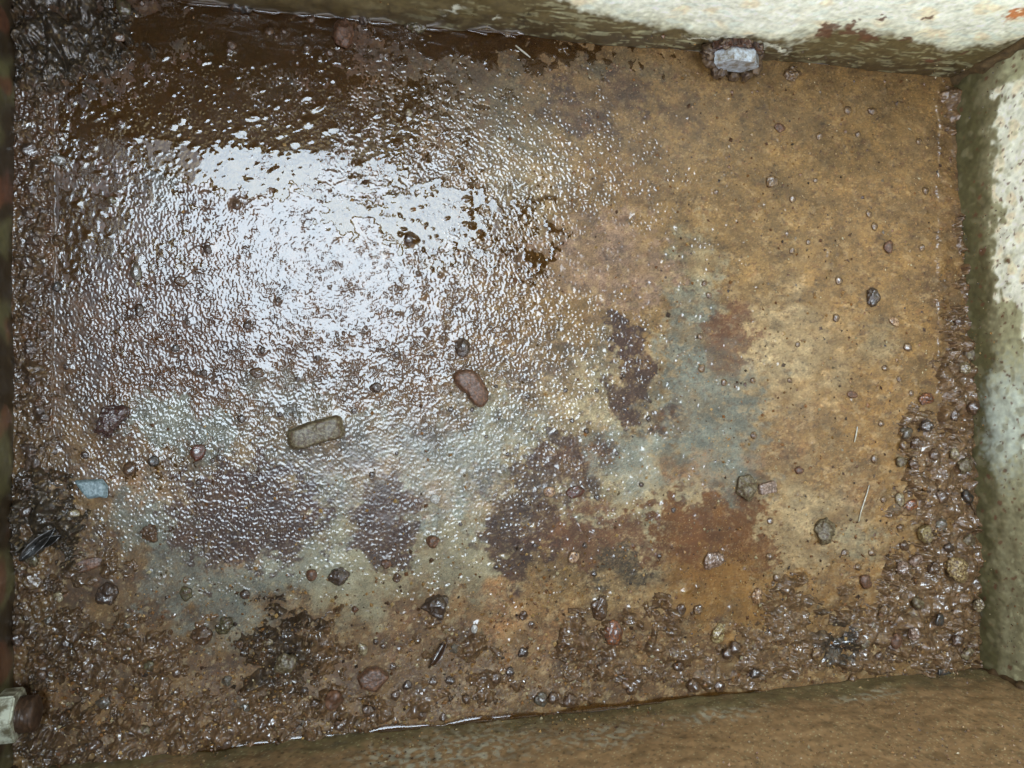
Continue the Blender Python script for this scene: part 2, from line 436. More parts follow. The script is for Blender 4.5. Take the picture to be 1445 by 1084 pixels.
# sparse grains under the water skin: round menisci
drops = np.zeros(SH)
rng = np.random.RandomState(5)
def bump_at(field, u, v, r, h, e=1.0, ang=0.0, power=2.0):
    i0 = np.searchsorted(U[ny // 2], u)                # rough location in the grid
    s = (u - 14) / 1360.0
    j = int((v - (QTL[1] * (1 - s) + QTR[1] * s)) / ((QBL[1] * (1 - s) + QBR[1] * s) - (QTL[1] * (1 - s) + QTR[1] * s)) * (ny - 1))
    i = int(i0)
    k = int(r * 3.5 / STEP) + 3
    y0, y1, x0, x1 = max(0, j - k), min(ny, j + k), max(0, i - k), min(nx, i + k)
    if y1 <= y0 or x1 <= x0: return
    du, dv = U[y0:y1, x0:x1] - u, V[y0:y1, x0:x1] - v
    c, s2 = math.cos(ang), math.sin(ang)
    d2 = ((du * c + dv * s2) / (r * e)) ** 2 + ((-du * s2 + dv * c) / (r / e)) ** 2
    field[y0:y1, x0:x1] = np.maximum(field[y0:y1, x0:x1], h * np.exp(-0.5 * d2 ** (power / 2)))
for k in range(1100):
    u, v = rng.uniform(80, 700), rng.uniform(0, 420)
    if k % 2 and not (180 < u < 520 and 80 < v < 240): continue
    r = min(4.5, 0.9 + rng.exponential(0.8))
    bump_at(drops, u, v, r, r * 0.0006 * rng.uniform(.10, .30), e=rng.uniform(1, 1.5), ang=R(rng.uniform(-40, 10)))
for k in range(2200):                                # crumbs all over the right and lower floor
    u, v = rng.uniform(560, 1330), rng.uniform(60, 1000)
    r = min(3.5, 0.8 + rng.exponential(0.6))
    bump_at(drops, u, v, r, r * 0.0006 * rng.uniform(.3, .9), e=rng.uniform(1, 1.5), ang=rng.uniform(0, 3.1))

# ---------------------------------------------------------------- pebbles: one row each
# u, v, width, height (photo px), turn, colour, form, label (None: one of many like it)
PEB = []
def P(u, v, a, b, ang, col, form='rock', label=None, name='pebble', grp=None, tall=0.5):
    PEB.append(dict(u=u, v=v, a=a, b=b, ang=ang, col=col, form=form, label=label, name=name, grp=grp, tall=tall))
# --- the marked ones
P(446, 610, 76, 39, 9, 'greybrown', 'brick', 'oblong grey brown stone like a small brick with rounded corners', 'stone', tall=.5)
P(662, 547, 38, 58, 32, 'redbrown', 'slab', 'flat reddish brown stone chip with a notched edge on the shiny wet film', 'stone', tall=.35)
P(131, 687, 50, 33, 0, 'bluegrey', 'shard', 'angular pale blue grey stone shard lying in mud near the left edge', 'stone', tall=.4)
P(160, 592, 40, 54, -28, 'darkred', 'rough', 'knobbly wet dark red stone glittering white on top, above the blue grey shard', 'stone', tall=.5)
P(652, 490, 22, 26, 10, 'dark', 'rock', 'round dark brown pebble just above the notched reddish stone chip')
P(279, 638, 22, 28, -20, 'red', 'rock', 'rounded reddish brown pebble left of the brick shaped stone')
P(217, 651, 17, 18, 0, 'black', 'rock', 'small blackish pebble between the reddish pebble and the knobbly stone')
P(184, 661, 22, 21, 30, 'brown', 'rock', 'brown pebble with a white water ring beside the small blackish pebble')
P(193, 384, 17, 29, 5, 'grey', 'rock', 'upright grey brown pebble at the top of a dark streak on the left floor')
P(197, 438, 14, 20, 0, 'dark', 'rock', 'dark pebble at the lower end of the dark streak on the left floor')
P(256, 398, 20, 16, -20, 'brown', 'rock', 'oval brown pebble in the white sheen right of the upright grey pebble')
P(83, 227, 24, 17, 0, 'grey', 'slab', 'flat slate grey pebble in the pool beside the left strip', tall=.4)
P(485, 50, 30, 42, 0, 'redbrown', 'rock', 'large rounded red brown pebble in the pool near the upper wall')
P(513, 25, 24, 22, 0, 'dark', 'rough', 'dark brown lump touching the foot of the upper wall')
P(586, 36, 26, 24, 0, 'olive', 'rough', 'olive grey stone against the foot of the upper wall')
P(341, 9, 44, 24, 0, 'black', 'rough', 'dark stone ringed by bright water at the foot of the upper wall', 'stone')
P(176, 13, 22, 26, 20, 'olive', 'rock', 'olive brown stone at the edge of the upper left mud heap')
P(171, 60, 20, 16, 10, 'brown', 'rock', 'brown pebble below the upper left mud heap')
P(158, 283, 14, 11, 0, 'olive', 'rock', 'olive pebble in the still brown water near the left strip')
P(335, 290, 14, 14, 0, 'brown', 'rock', 'round brown pebble inside the brightest part of the sheen')
P(293, 352, 13, 14, 0, 'dark', 'rock', 'small round dark pebble in the pale sheen above the oval brown pebble')
P(716, 48, 9, 10, 0, 'white', 'rock', 'tiny white bead against the foot of the upper wall')
P(576, 160, 11, 11, 0, 'pale', 'rock', 'tiny pale pebble in the brown upper floor')
P(363, 527, 22, 17, -10, 'brown', 'rock', 'brown pebble on a grey green patch left of the centre of the sheen')
P(530, 547, 18, 15, 10, 'dark', 'rock', 'small brown pebble in the sheen between the brick shaped stone and the notched chip')
P(248, 492, 13, 11, 0, 'black', 'rock', 'small slate dark pebble in the grainy sheen of the left floor')
P(81, 405, 14, 15, 0, 'black', 'rock', 'small black pebble on the seam of the left strip')
P(100, 545, 17, 13, 20, 'brown', 'rock', 'small brown pebble just right of the left strip seam')
P(1116, 106, 20, 19, 0, 'tan', 'rough', 'tan stone with a dark side below and right of the upper bolt')
P(1230, 420, 17, 26, 0, 'dark', 'rough', 'dark pebble with a white glint on the plain right floor')
P(1261, 454, 16, 10, -30, 'peach', 'slab', 'pale cream chip below the dark pebble on the right floor', tall=.4)
P(1252, 349, 13, 16, 0, 'redbrown', 'rock', 'red brown pebble near the right strip, upper half of the floor')
P(1088, 257, 17, 15, 30, 'tan', 'rock', 'tan pebble with a bright left edge on the upper right floor')
P(1099, 181, 16, 11, 0, 'redbrown', 'rock', 'flat red brown pebble on the upper right floor below the tan stone', tall=.4)
P(1230, 157, 14, 9, 0, 'tan', 'rough', 'small tan crumb on the upper right floor under the painted wall')
P(1050, 687, 26, 32, 0, 'greybrown', 'rough', 'rough grey brown stone with a pale chip at its right side')
P(1081, 688, 24, 15, 10, 'pinkgrey', 'brick', 'pale oblong chip right of the rough grey brown stone')
P(812, 694, 27, 16, 12, 'red', 'rock', 'wet reddish oval pebble, larger of a pair on the rust patch')
P(775, 694, 17, 14, -15, 'peach', 'rock', 'pinkish pebble, smaller of a pair on the rust patch')
P(613, 704, 14, 14, 0, 'white', 'rock', 'tiny whitish pebble on the blue grey middle of the floor')
P(808, 785, 17, 17, 20, 'peach', 'shard', 'cream angular chip above the bottom mud clumps')
P(1005, 790, 28, 21, 15, 'pinkgrey', 'rough', 'pale pinkish white stone on the round orange rust patch')
P(1160, 746, 26, 32, 0, 'greybrown', 'rough', 'grey stone with white glints on the yellowish lower right floor')
P(1012, 893, 17, 26, -20, 'yellow', 'rough', 'pale yellow stone with a white top in the brown lower floor')
P(864, 892, 24, 36, 5, 'amber', 'rock', 'wet amber and dark red pebble beside a mud clump')
P(845, 857, 22, 34, -20, 'brown', 'rough', 'wet brown stone with a pointed white glint above the amber pebble', 'stone')
P(615, 851, 36, 36, 0, 'dark', 'rough', 'dark lumpy stone with a curved white highlight in the lower middle', 'stone')
P(525, 956, 46, 34, 8, 'redbrown', 'shard', 'flat red brown stone with corners near the bottom wall', 'stone', tall=.35)
P(511, 915, 15, 20, 10, 'pale', 'rock', 'small pale pebble above the flat red brown stone')
P(213, 752, 24, 30, 25, 'brown', 'rough', 'olive brown stone on the grey green patch in the lower left')
P(263, 837, 18, 24, 10, 'olive', 'rough', 'olive pebble on the blue green paint in the lower left')
P(346, 838, 15, 14, 0, 'dark', 'rock', 'small dark brown pebble right of the olive pebble on the blue green paint')
P(285, 896, 28, 28, 0, 'brown', 'rough', 'round brown stone with a pale lower side under the blue green paint')
P(318, 881, 28, 24, 30, 'olive', 'rough', 'lumpy olive grey stone right of the round brown stone with a pale side')
P(152, 838, 30, 36, 0, 'dark', 'rough', 'dark wet stone with white glints left of the blue green paint', 'stone')
P(83, 842, 16, 17, 0, 'pale', 'shard', 'pale six sided chip on the brown floor in the lower left')
P(46, 789, 17, 26, 30, 'olive', 'slab', 'pale olive oval stone at the left wall under the dark mud heap', tall=.4)
P(47, 820, 28, 25, 0, 'tan2', 'slab', 'flat round tan brown stone at the left wall', tall=.3)
P(106, 724, 18, 14, 0, 'pale', 'shard', 'pale grey chip directly below the blue grey shard')
P(123, 797, 54, 20, 12, 'redbrown', 'slab', 'flat wet red brown flake in the lower left mud', 'stone', tall=.25)
P(147, 990, 22, 17, 20, 'grey', 'rough', 'grey stone in the brown mud right of the left bolt')
P(440, 811, 16, 17, 0, 'redbrown', 'rock', 'small red brown pebble left of a darker lump in the lower floor')
P(478, 812, 26, 27, 0, 'dark', 'rough', 'dark lump right of the small red brown pebble in the lower floor')
P(610, 764, 20, 18, 0, 'redbrown', 'rock', 'red brown pebble on the worn olive paint above the lumpy dark stone')
P(380, 903, 13, 13, 0, 'pale', 'shard', 'pale yellow crumb inside the large dark mud clump')
P(404, 930, 32, 30, 20, 'greybrown', 'rough', 'grey brown stone stuck in the large dark mud clump', 'stone')
P(802, 986, 22, 20, 0, 'brown', 'rock', 'round brown pebble against the foot of the bottom wall, rightmost of a row')
P(779, 983, 15, 17, 0, 'brown', 'rock', 'small brown pebble against the foot of the bottom wall, in the middle of a row')
P(762, 985, 17, 18, 0, 'grey', 'rough', 'grey brown pebble against the foot of the bottom wall, leftmost of a row')
P(669, 887, 9, 13, 0, 'white', 'rock', 'small white bead right of the lumpy dark stone in the lower middle')
P(1300, 752, 22, 22, -30, 'yellowgrey', 'slab', 'smooth pale olive oval stone at the edge of the right mud', tall=.5)
P(1339, 800, 30, 28, 0, 'cream', 'rough', 'crumbly cream lump in the right mud', 'stone', tall=.4)
P(1268, 705, 12, 18, 0, 'pale', 'rock', 'pale wet pebble at the left edge of the right mud')
P(1285, 712, 18, 13, 20, 'amber', 'rock', 'orange brown pebble at the left edge of the right mud')
P(1304, 563, 22, 14, 0, 'amber', 'rough', 'orange pebble at the top of the right mud')
P(1219, 820, 15, 19, 10, 'redbrown', 'rough', 'red brown pebble with white glints at the tip of the orange silt')
P(1318, 872, 13, 16, 0, 'black', 'slab', 'slate black chip in the brown mud of the lower right', tall=.4)
P(1309, 920, 14, 12, 0, 'peach', 'shard', 'cream chip in the mud near the lower right corner')
P(1326, 947, 20, 10, -10, 'black', 'slab', 'blackish chip at the foot of the bottom wall near the lower right corner', tall=.35)
P(1067, 840, 17, 18, 0, 'peach', 'rough', 'small pinkish stone right of the round orange rust patch')
P(1258, 902, 14, 20, -10, 'redbrown', 'rock', 'red brown pebble deep in the lower right mud')
P(1127, 664, 12, 11, 0, 'redbrown', 'rock', 'tiny red brown pebble right of the blue green worn patch')
P(1202, 557, 15, 9, -15, 'redbrown', 'slab', 'small flat orange brown chip in the plain right floor', tall=.4)
P(1202, 557 + 400, 12, 12, 0, 'tan', 'rock', 'tan pebble at the foot of the bottom wall below the dark clump')
# --- many alike
G_TOP = ('small round brown pebble under the water skin of the upper left pool', 'pebbles under the upper left pool')
G_SHEEN = ('tiny dark brown pebble in the grainy wet sheen of the left floor', 'tiny pebbles in the wet sheen')
G_RIGHT = ('tiny wet pebble with a white glint on the plain tan right floor', 'tiny pebbles on the right floor')
G_BOT = ('small wet brown pebble among the mud clumps along the bottom wall', 'pebbles along the bottom wall')
G_LEFT = ('mud coated round pebble bulging from the left strip', 'pebbles in the left strip')
G_MUD = ('small wet stone stuck in the right hand mud bank', 'stones in the right mud bank')
G_MID = ('tiny dark crumb on the worn paint in the middle of the floor', 'tiny crumbs on the worn paint')
for (u, v, d) in [(380, 45, 13), (400, 44, 9), (438, 27, 14), (433, 68, 10), (465, 75, 11), (327, 65, 14), (323, 72, 8), (390, 52, 7), (452, 82, 6), (78, 136, 12), (101, 142, 10), (85, 190, 10), (115, 230, 10), (170, 172, 10), (538, 79, 9), (545, 78, 8), (532, 155, 9), (600, 160, 9), (200, 5, 9), (130, 208, 8), (540, 94, 7)]:
    P(u, v, d, d, 0, 'brown', 'rock', None, grp=G_TOP)
for (u, v, d) in [(349, 459, 12), (95, 517, 10), (310, 646, 11), (341, 591, 12), (280, 527, 8), (288, 526, 10), (636, 578, 8), (666, 578, 7), (560, 501, 9), (395, 585, 8), (280, 680, 9), (352, 676, 8), (577, 338, 11), (120, 642, 12), (300, 650, 7), (392, 424, 7), (448, 505, 8), (500, 580, 8), (525, 670, 9), (560, 640, 6), (265, 455, 7), (370, 495, 9), (420, 535, 8), (215, 545, 7), (610, 500, 6)]:
    P(u, v, d, d * 1.05, 0, 'dark', 'rock', None, grp=G_SHEEN)
for (u, v, d) in [(1155, 193, 9), (1010, 271, 7), (1118, 281, 9), (1233, 320, 9), (1117, 354, 8), (1195, 156, 10), (1183, 396, 10), (1179, 449, 10), (1280, 490, 11), (1063, 614, 9), (1140, 342, 7), (1225, 302, 8), (1110, 330, 6), (1210, 190, 7), (1150, 255, 6), (994, 400, 8), (1000, 417, 8), (988, 475, 8), (990, 520, 10), (1021, 540, 9), (1062, 537, 8), (1248, 520, 8), (1268, 535, 7), (1233, 648, 10), (1243, 598, 8), (1285, 555, 7), (1300, 350, 8), (1305, 270, 9), (1296, 200, 8), (1125, 486, 7), (1114, 537, 7), (1246, 705, 8), (1270, 628, 11), (1285, 650, 10), (1095, 815, 10), (1131, 820, 9), (1230, 780, 10), (1210, 800, 9), (1270, 745, 10), (1085, 785, 10), (1086, 735, 9), (1191, 780, 9)]:
    P(u, v, d, d * 1.1, 0, 'tan', 'rock', None, grp=G_RIGHT)
for (u, v, d, c) in [(738, 868, 12, 'brown'), (750, 881, 9, 'brown'), (738, 920, 14, 'dark'), (558, 981, 14, 'brown'), (575, 968, 13, 'dark'), (555, 940, 10, 'brown'), (541, 912, 9, 'brown'), (612, 961, 12, 'brown'), (635, 960, 12, 'dark'), (595, 1008, 14, 'brown'), (625, 1012, 11, 'brown'), (657, 985, 13, 'brown'), (700, 955, 15, 'brown'), (720, 947, 12, 'dark'), (470, 985, 26, 'redbrown'), (430, 975, 12, 'dark'), (445, 990, 13, 'brown'), (1023, 921, 14, 'brown'), (1034, 913, 15, 'brown'), (985, 860, 13, 'tan'), (960, 860, 14, 'brown'), (1150, 920, 16, 'tan'), (1060, 946, 13, 'dark'), (900, 960, 14, 'brown'), (888, 972, 13, 'brown'), (955, 940, 13, 'brown'), (975, 965, 16, 'brown'), (1015, 968, 14, 'brown'), (640, 915, 12, 'grey'), (530, 905, 9, 'dark'), (500, 860, 9, 'redbrown'), (545, 795, 13, 'redbrown'), (560, 815, 12, 'brown'), (340, 905, 11, 'brown'), (320, 960, 14, 'grey'), (250, 950, 13, 'brown'), (215, 935, 15, 'olive'), (180, 925, 12, 'brown'), (120, 950, 14, 'brown'), (95, 905, 13, 'dark'), (70, 875, 12, 'grey'), (205, 1030, 16, 'greybrown'), (270, 1020, 12, 'brown'), (320, 1045, 15, 'brown'), (370, 1020, 18, 'brown'), (345, 1000, 14, 'grey'), (480, 1020, 16, 'brown'), (520, 1000, 18, 'brown'), (90, 1010, 13, 'brown'), (60, 950, 16, 'brown'), (135, 1050, 18, 'brown'), (235, 905, 13, 'brown'), (180, 880, 11, 'grey'), (120, 870, 10, 'tan'), (60, 925, 11, 'brown')]:
    P(u, v, d, d * 1.1, 0, c, 'rough', None, grp=G_BOT)
for (u, v, d) in [(45, 268, 22), (42, 302, 20), (48, 338, 22), (43, 372, 18), (44, 402, 20), (45, 441, 26), (43, 491, 24), (46, 537, 20), (55, 578, 22), (42, 634, 22), (48, 655, 26), (28, 677, 15), (45, 680, 22), (76, 637, 12), (62, 590, 20), (40, 720, 20), (44, 212, 24), (28, 900, 20), (30, 985, 18), (62, 300, 14), (60, 470, 13)]:
    P(u, v, d, d * .95, 0, 'mudc', 'rough', None, grp=G_LEFT, tall=.32)
for (u, v, d, c) in [(1275, 610, 14, 'grey'), (1290, 625, 15, 'brown'), (1268, 652, 13, 'greybrown'), (1300, 600, 16, 'dark'), (1310, 640, 14, 'brown'), (1283, 655, 12, 'brown'), (1320, 700, 16, 'brown'), (1350, 655, 18, 'greybrown'), (1338, 640, 13, 'pale'), (1365, 500, 15, 'greybrown'), (1352, 455, 13, 'brown'), (1340, 585, 14, 'brown'), (1320, 740, 16, 'grey'), (1268, 800, 15, 'pinkgrey'), (1258, 815, 12, 'pale'), (1290, 790, 15, 'pinkgrey'), (1275, 770, 12, 'brown'), (1310, 800, 14, 'brown'), (1362, 760, 16, 'greybrown'), (1370, 850, 14, 'pale'), (1345, 860, 16, 'tan'), (1290, 850, 15, 'greybrown'), (1265, 860, 14, 'brown'), (1240, 860, 13, 'tan'), (1230, 880, 12, 'greybrown'), (1280, 890, 15, 'pinkgrey'), (1340, 900, 15, 'brown'), (1360, 920, 14, 'pale'), (1200, 870, 12, 'tan'), (1215, 905, 13, 'greybrown'), (1240, 925, 12, 'brown'), (1350, 520, 14, 'pale'), (1360, 575, 16, 'brown'), (1357, 700, 15, 'black'), (1330, 770, 13, 'dark')]:
    P(u, v, d, d * 1.1, 0, c, 'rough', None, grp=G_MUD)
for (u, v, d) in [(798, 551, 7), (842, 551, 6), (807, 594, 7), (915, 591, 8), (827, 608, 8), (785, 610, 6), (716, 641, 6), (842, 702, 9), (905, 684, 7), (880, 530, 6), (745, 560, 6), (700, 545, 6), (686, 616, 5), (755, 770, 8), (825, 770, 8), (930, 785, 7), (700, 800, 7), (838, 810, 8), (950, 720, 7), (650, 740, 6), (870, 640, 6)]:
    P(u, v, d, d, 0, 'dark', 'rock', None, grp=G_MID)

# water climbs a little up every stone: a ring of film round it
rings = np.zeros(SH)
for p in PEB:
    r0 = 0.5 * math.sqrt(p['a'] * p['b'])
    bump_at(rings, p['u'], p['v'], r0 * 1.12 + 1.0, 0.0006 * (0.45 + 0.03 * r0), e=math.sqrt(max(.3, p['a'] / p['b'])), ang=-R(p['ang']), power=4.0)

ZF = lowf + T * amp * 1.05 + drops * 0.7 + rings
# bent edge strips at the left and the right
stripL = 1 - smooth(74.5, 77.0, U + 1.2 * nzz(60, 40))
stripR = smooth(1322.5, 1325.0, U + 1.2 * nzz(80, 41) + 0.8 * nzz(14, 47))
ZF = ZF + 0.0016 * stripL + 0.0009 * stripR * np.clip(.6 + .6 * nzz(50, 46), 0, 1.4)
ZF = ZF + stripL * (relief(14, .22, 42) + relief(7, .16, 43)) + stripR * relief(9, .10, 44)
LEVEL = np.where((U < 82), -0.0008, LEVEL)
ZW = LEVEL + drops + rings + relief(200, .004, 45)

wetf = np.clip(0.85 + 0.0 * U, 0, 1)
wetf = np.minimum(wetf, 1 - 0.75 * ell(860, 365, 90, 62, 0, .5))
wetf = np.minimum(wetf, 1 - 0.35 * smooth(900, 1100, U))
wetf = np.minimum(wetf, 1 - 0.6 * ell(200, 900, 420, 150, 0, .4))

filmr = 0.022 + .20 * ell(590, 680, 230, 110, -8, .7) + .12 * smooth(760, 900, U)
# ---------------------------------------------------------------- mud
MUDB = [(46, 300, 30, 700, 0, .5, .62), (85, 40, 105, 75, 15, .35, 1.15), (45, 115, 36, 50, 0, .4, 1.0), (100, 70, 65, 40, 20, .4, 1.1), (55, 730, 58, 62, 0, .4, 1.1), (70, 690, 28, 30, 0, .4, .8), (130, 800, 50, 30, 0, .5, .7),
        (155, 930, 120, 62, 0, .5, .95), (70, 890, 60, 60, 0, .5, .8), (150, 1050, 190, 50, 6, .5, .95), (330, 1025, 170, 42, 5, .5, .85), (395, 925, 52, 62, 20, .3, 1.25), (460, 915, 34, 46, 0, .4, .9), (390, 985, 60, 30, 0, .5, .75),
        (500, 1005, 90, 24, 6, .5, .8), (600, 985, 50, 25, 0, .5, .7), (690, 965, 60, 20, 6, .5, .75), (675, 918, 26, 20, 0, .5, .85), (620, 905, 40, 36, 0, .5, .55), (835, 920, 58, 42, 0, .4, 1.0), (815, 885, 30, 22, 0, .4, .9), (880, 950, 50, 22, 6, .5, .8),
        (935, 875, 30, 30, 0, .4, .95), (950, 910, 40, 30, 0, .5, .8), (1000, 945, 90, 25, 5, .5, .8), (1120, 850, 34, 28, 30, .4, 1.0), (1095, 885, 50, 32, 0, .5, .9), (1070, 930, 80, 30, 4, .5, .9), (1180, 915, 90, 36, 0, .5, .95), (1240, 890, 70, 55, 0, .4, .95),
        (1310, 870, 90, 95, 0, .4, 1.1), (1352, 780, 42, 150, 0, .3, 1.25), (1335, 700, 46, 90, 0, .35, 1.2), (1300, 625, 28, 44, 0, .4, 1.05), (1355, 580, 30, 150, 0, .3, 1.25), (1367, 420, 18, 130, 0, .4, 1.1), (1345, 150, 18, 40, 0, .4, .9), (1362, 260, 9, 150, 0, .5, .75), (1280, 715, 26, 24, 0, .5, .8),
        (760, 980, 120, 14, 5, .5, .6), (250, 870, 60, 50, 0, .6, .45), (120, 780, 60, 60, 0, .6, .5)]
mm = np.zeros(SH)
for b in MUDB:
    mm = np.maximum(mm, ell(*b, warp=.9))
bil1 = np.sqrt(nzz(38, 50) ** 2 + .05)
bil2 = np.sqrt(nzz(19, 51) ** 2 + .05)
RB = smooth(1080, 1240, U)
bil1 = bil1 * (1 - RB) + RB * np.sqrt(nzz(40, 64, aniso=(.75, 1.5), ang=R(12)) ** 2 + .04)
bil2 = bil2 * (1 - RB) + RB * np.sqrt(nzz(20, 65, aniso=(.75, 1.4), ang=R(-12)) ** 2 + .04)
rufm = np.exp(.5 * nzz(60, 58))
lump = 0.95 * nzz(58, 52) + 0.80 * bil1 + (0.20 * bil2 + 0.045 * nzz(8, 53) + .015 * nzz(5, 59)) * np.clip(rufm, .3, 1.8)
lump -= .6
HM = (mm - 0.58) * 0.0080 + np.clip(mm, 0, 1) * lump * 0.0024
HM = np.where(mm < 0.05, -0.004, HM)
ZM = ZF * 0.5 + HM
MUDC = np.empty(SH + (3,), np.float32)
MUDC[:] = alb((120, 90, 60))
f = smooth(1100, 1330, U + 0.25 * V)[..., None]
MUDC += (alb((130, 100, 68)) - MUDC) * f
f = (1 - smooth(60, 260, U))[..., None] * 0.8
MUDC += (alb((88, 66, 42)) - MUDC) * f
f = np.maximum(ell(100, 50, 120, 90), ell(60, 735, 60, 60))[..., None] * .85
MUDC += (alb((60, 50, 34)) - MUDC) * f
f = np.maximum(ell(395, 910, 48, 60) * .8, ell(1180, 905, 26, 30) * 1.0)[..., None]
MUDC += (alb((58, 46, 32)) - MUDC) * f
f = smooth(1.1, 2.0, nzz(10, 54))[..., None] * .6
MUDC += (alb((170, 145, 105)) - MUDC) * f
f = smooth(1.0, 2.0, nzz(16, 55))[..., None] * .6
MUDC += (alb((80, 52, 32)) - MUDC) * f
MUDC *= (1 + .12 * nzz(6, 56) + .12 * nzz(30, 57))[..., None]
MUDC = np.clip(MUDC, .004, .8)

def facemask(m):
    return m[:-1, :-1] | m[1:, :-1] | m[:-1, 1:] | m[1:, 1:]
def faceall(m):
    return m[:-1, :-1] & m[1:, :-1] & m[:-1, 1:] & m[1:, 1:]

# ---------------------------------------------------------------- the metal bin
bin_ = put(empty('metal_bin', at(700, 540)), 'rusty wet steel bin with worn cream paint on its walls, seen from above', 'bin')
def child(name, me, mat):
    o = link(name, me, mat)
    o.parent = bin_
    o.matrix_parent_inverse = Matrix.Translation(-bin_.location)
    return o
fm = np.ones((ny - 1, nx - 1), bool)
left_f = faceall(U < 76.0)
right_f = faceall(U > 1323.8)
colsF = {'Col': COLF, 'wet': wetf, 'filmrough': filmr}
child('floor_plate', grid_mesh('floor_plate', X0, Y0, ZF, fm & ~left_f & ~right_f, colsF), M_floor)
put(child('edge_strip', grid_mesh('edge_strip', X0, Y0, ZF, left_f, colsF), M_floor), 'mud coated edge strip along the left wall')
put(child('edge_strip', grid_mesh('edge_strip', X0, Y0, ZF, right_f, colsF), M_floor), 'edge strip along the right wall, half buried in mud')

pool = facemask(ZW > ZF - 0.00002) & faceall(ZW > ZF - 0.00030)
put(link('water', grid_mesh('water', X0, Y0, ZW, pool, {}), M_water), kind='structure')
mud = facemask(ZM > ZF)
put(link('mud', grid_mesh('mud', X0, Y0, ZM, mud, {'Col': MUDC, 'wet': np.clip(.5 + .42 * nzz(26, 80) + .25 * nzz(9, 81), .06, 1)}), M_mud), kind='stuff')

# ---- walls
CTL, CTR, CBR, CBL = at(*QTL), at(*QTR), at(*QBR), at(*QBL)
H_TOP, H_RIGHT, H_BOT, H_LEFT = 0.50, 0.42, 0.24, 0.50

WALLP = {
    'cream': (228, 230, 210), 'ow': (92, 80, 50), 'owd': (66, 54, 32), 'brn': (130, 104, 72), 'olv': (116, 110, 82), 'olvd': (84, 80, 52), 'palegrn': (176, 176, 140),
    'rustspot': (96, 62, 44), 'orange': (190, 120, 70), 'peach': (235, 212, 168), 'bluish': (205, 220, 210), 'greyblue': (150, 148, 130), 'dk': (50, 38, 22),
}
def polyline(u, pts):
    return np.interp(u, [p[0] for p in pts], [p[1] for p in pts])

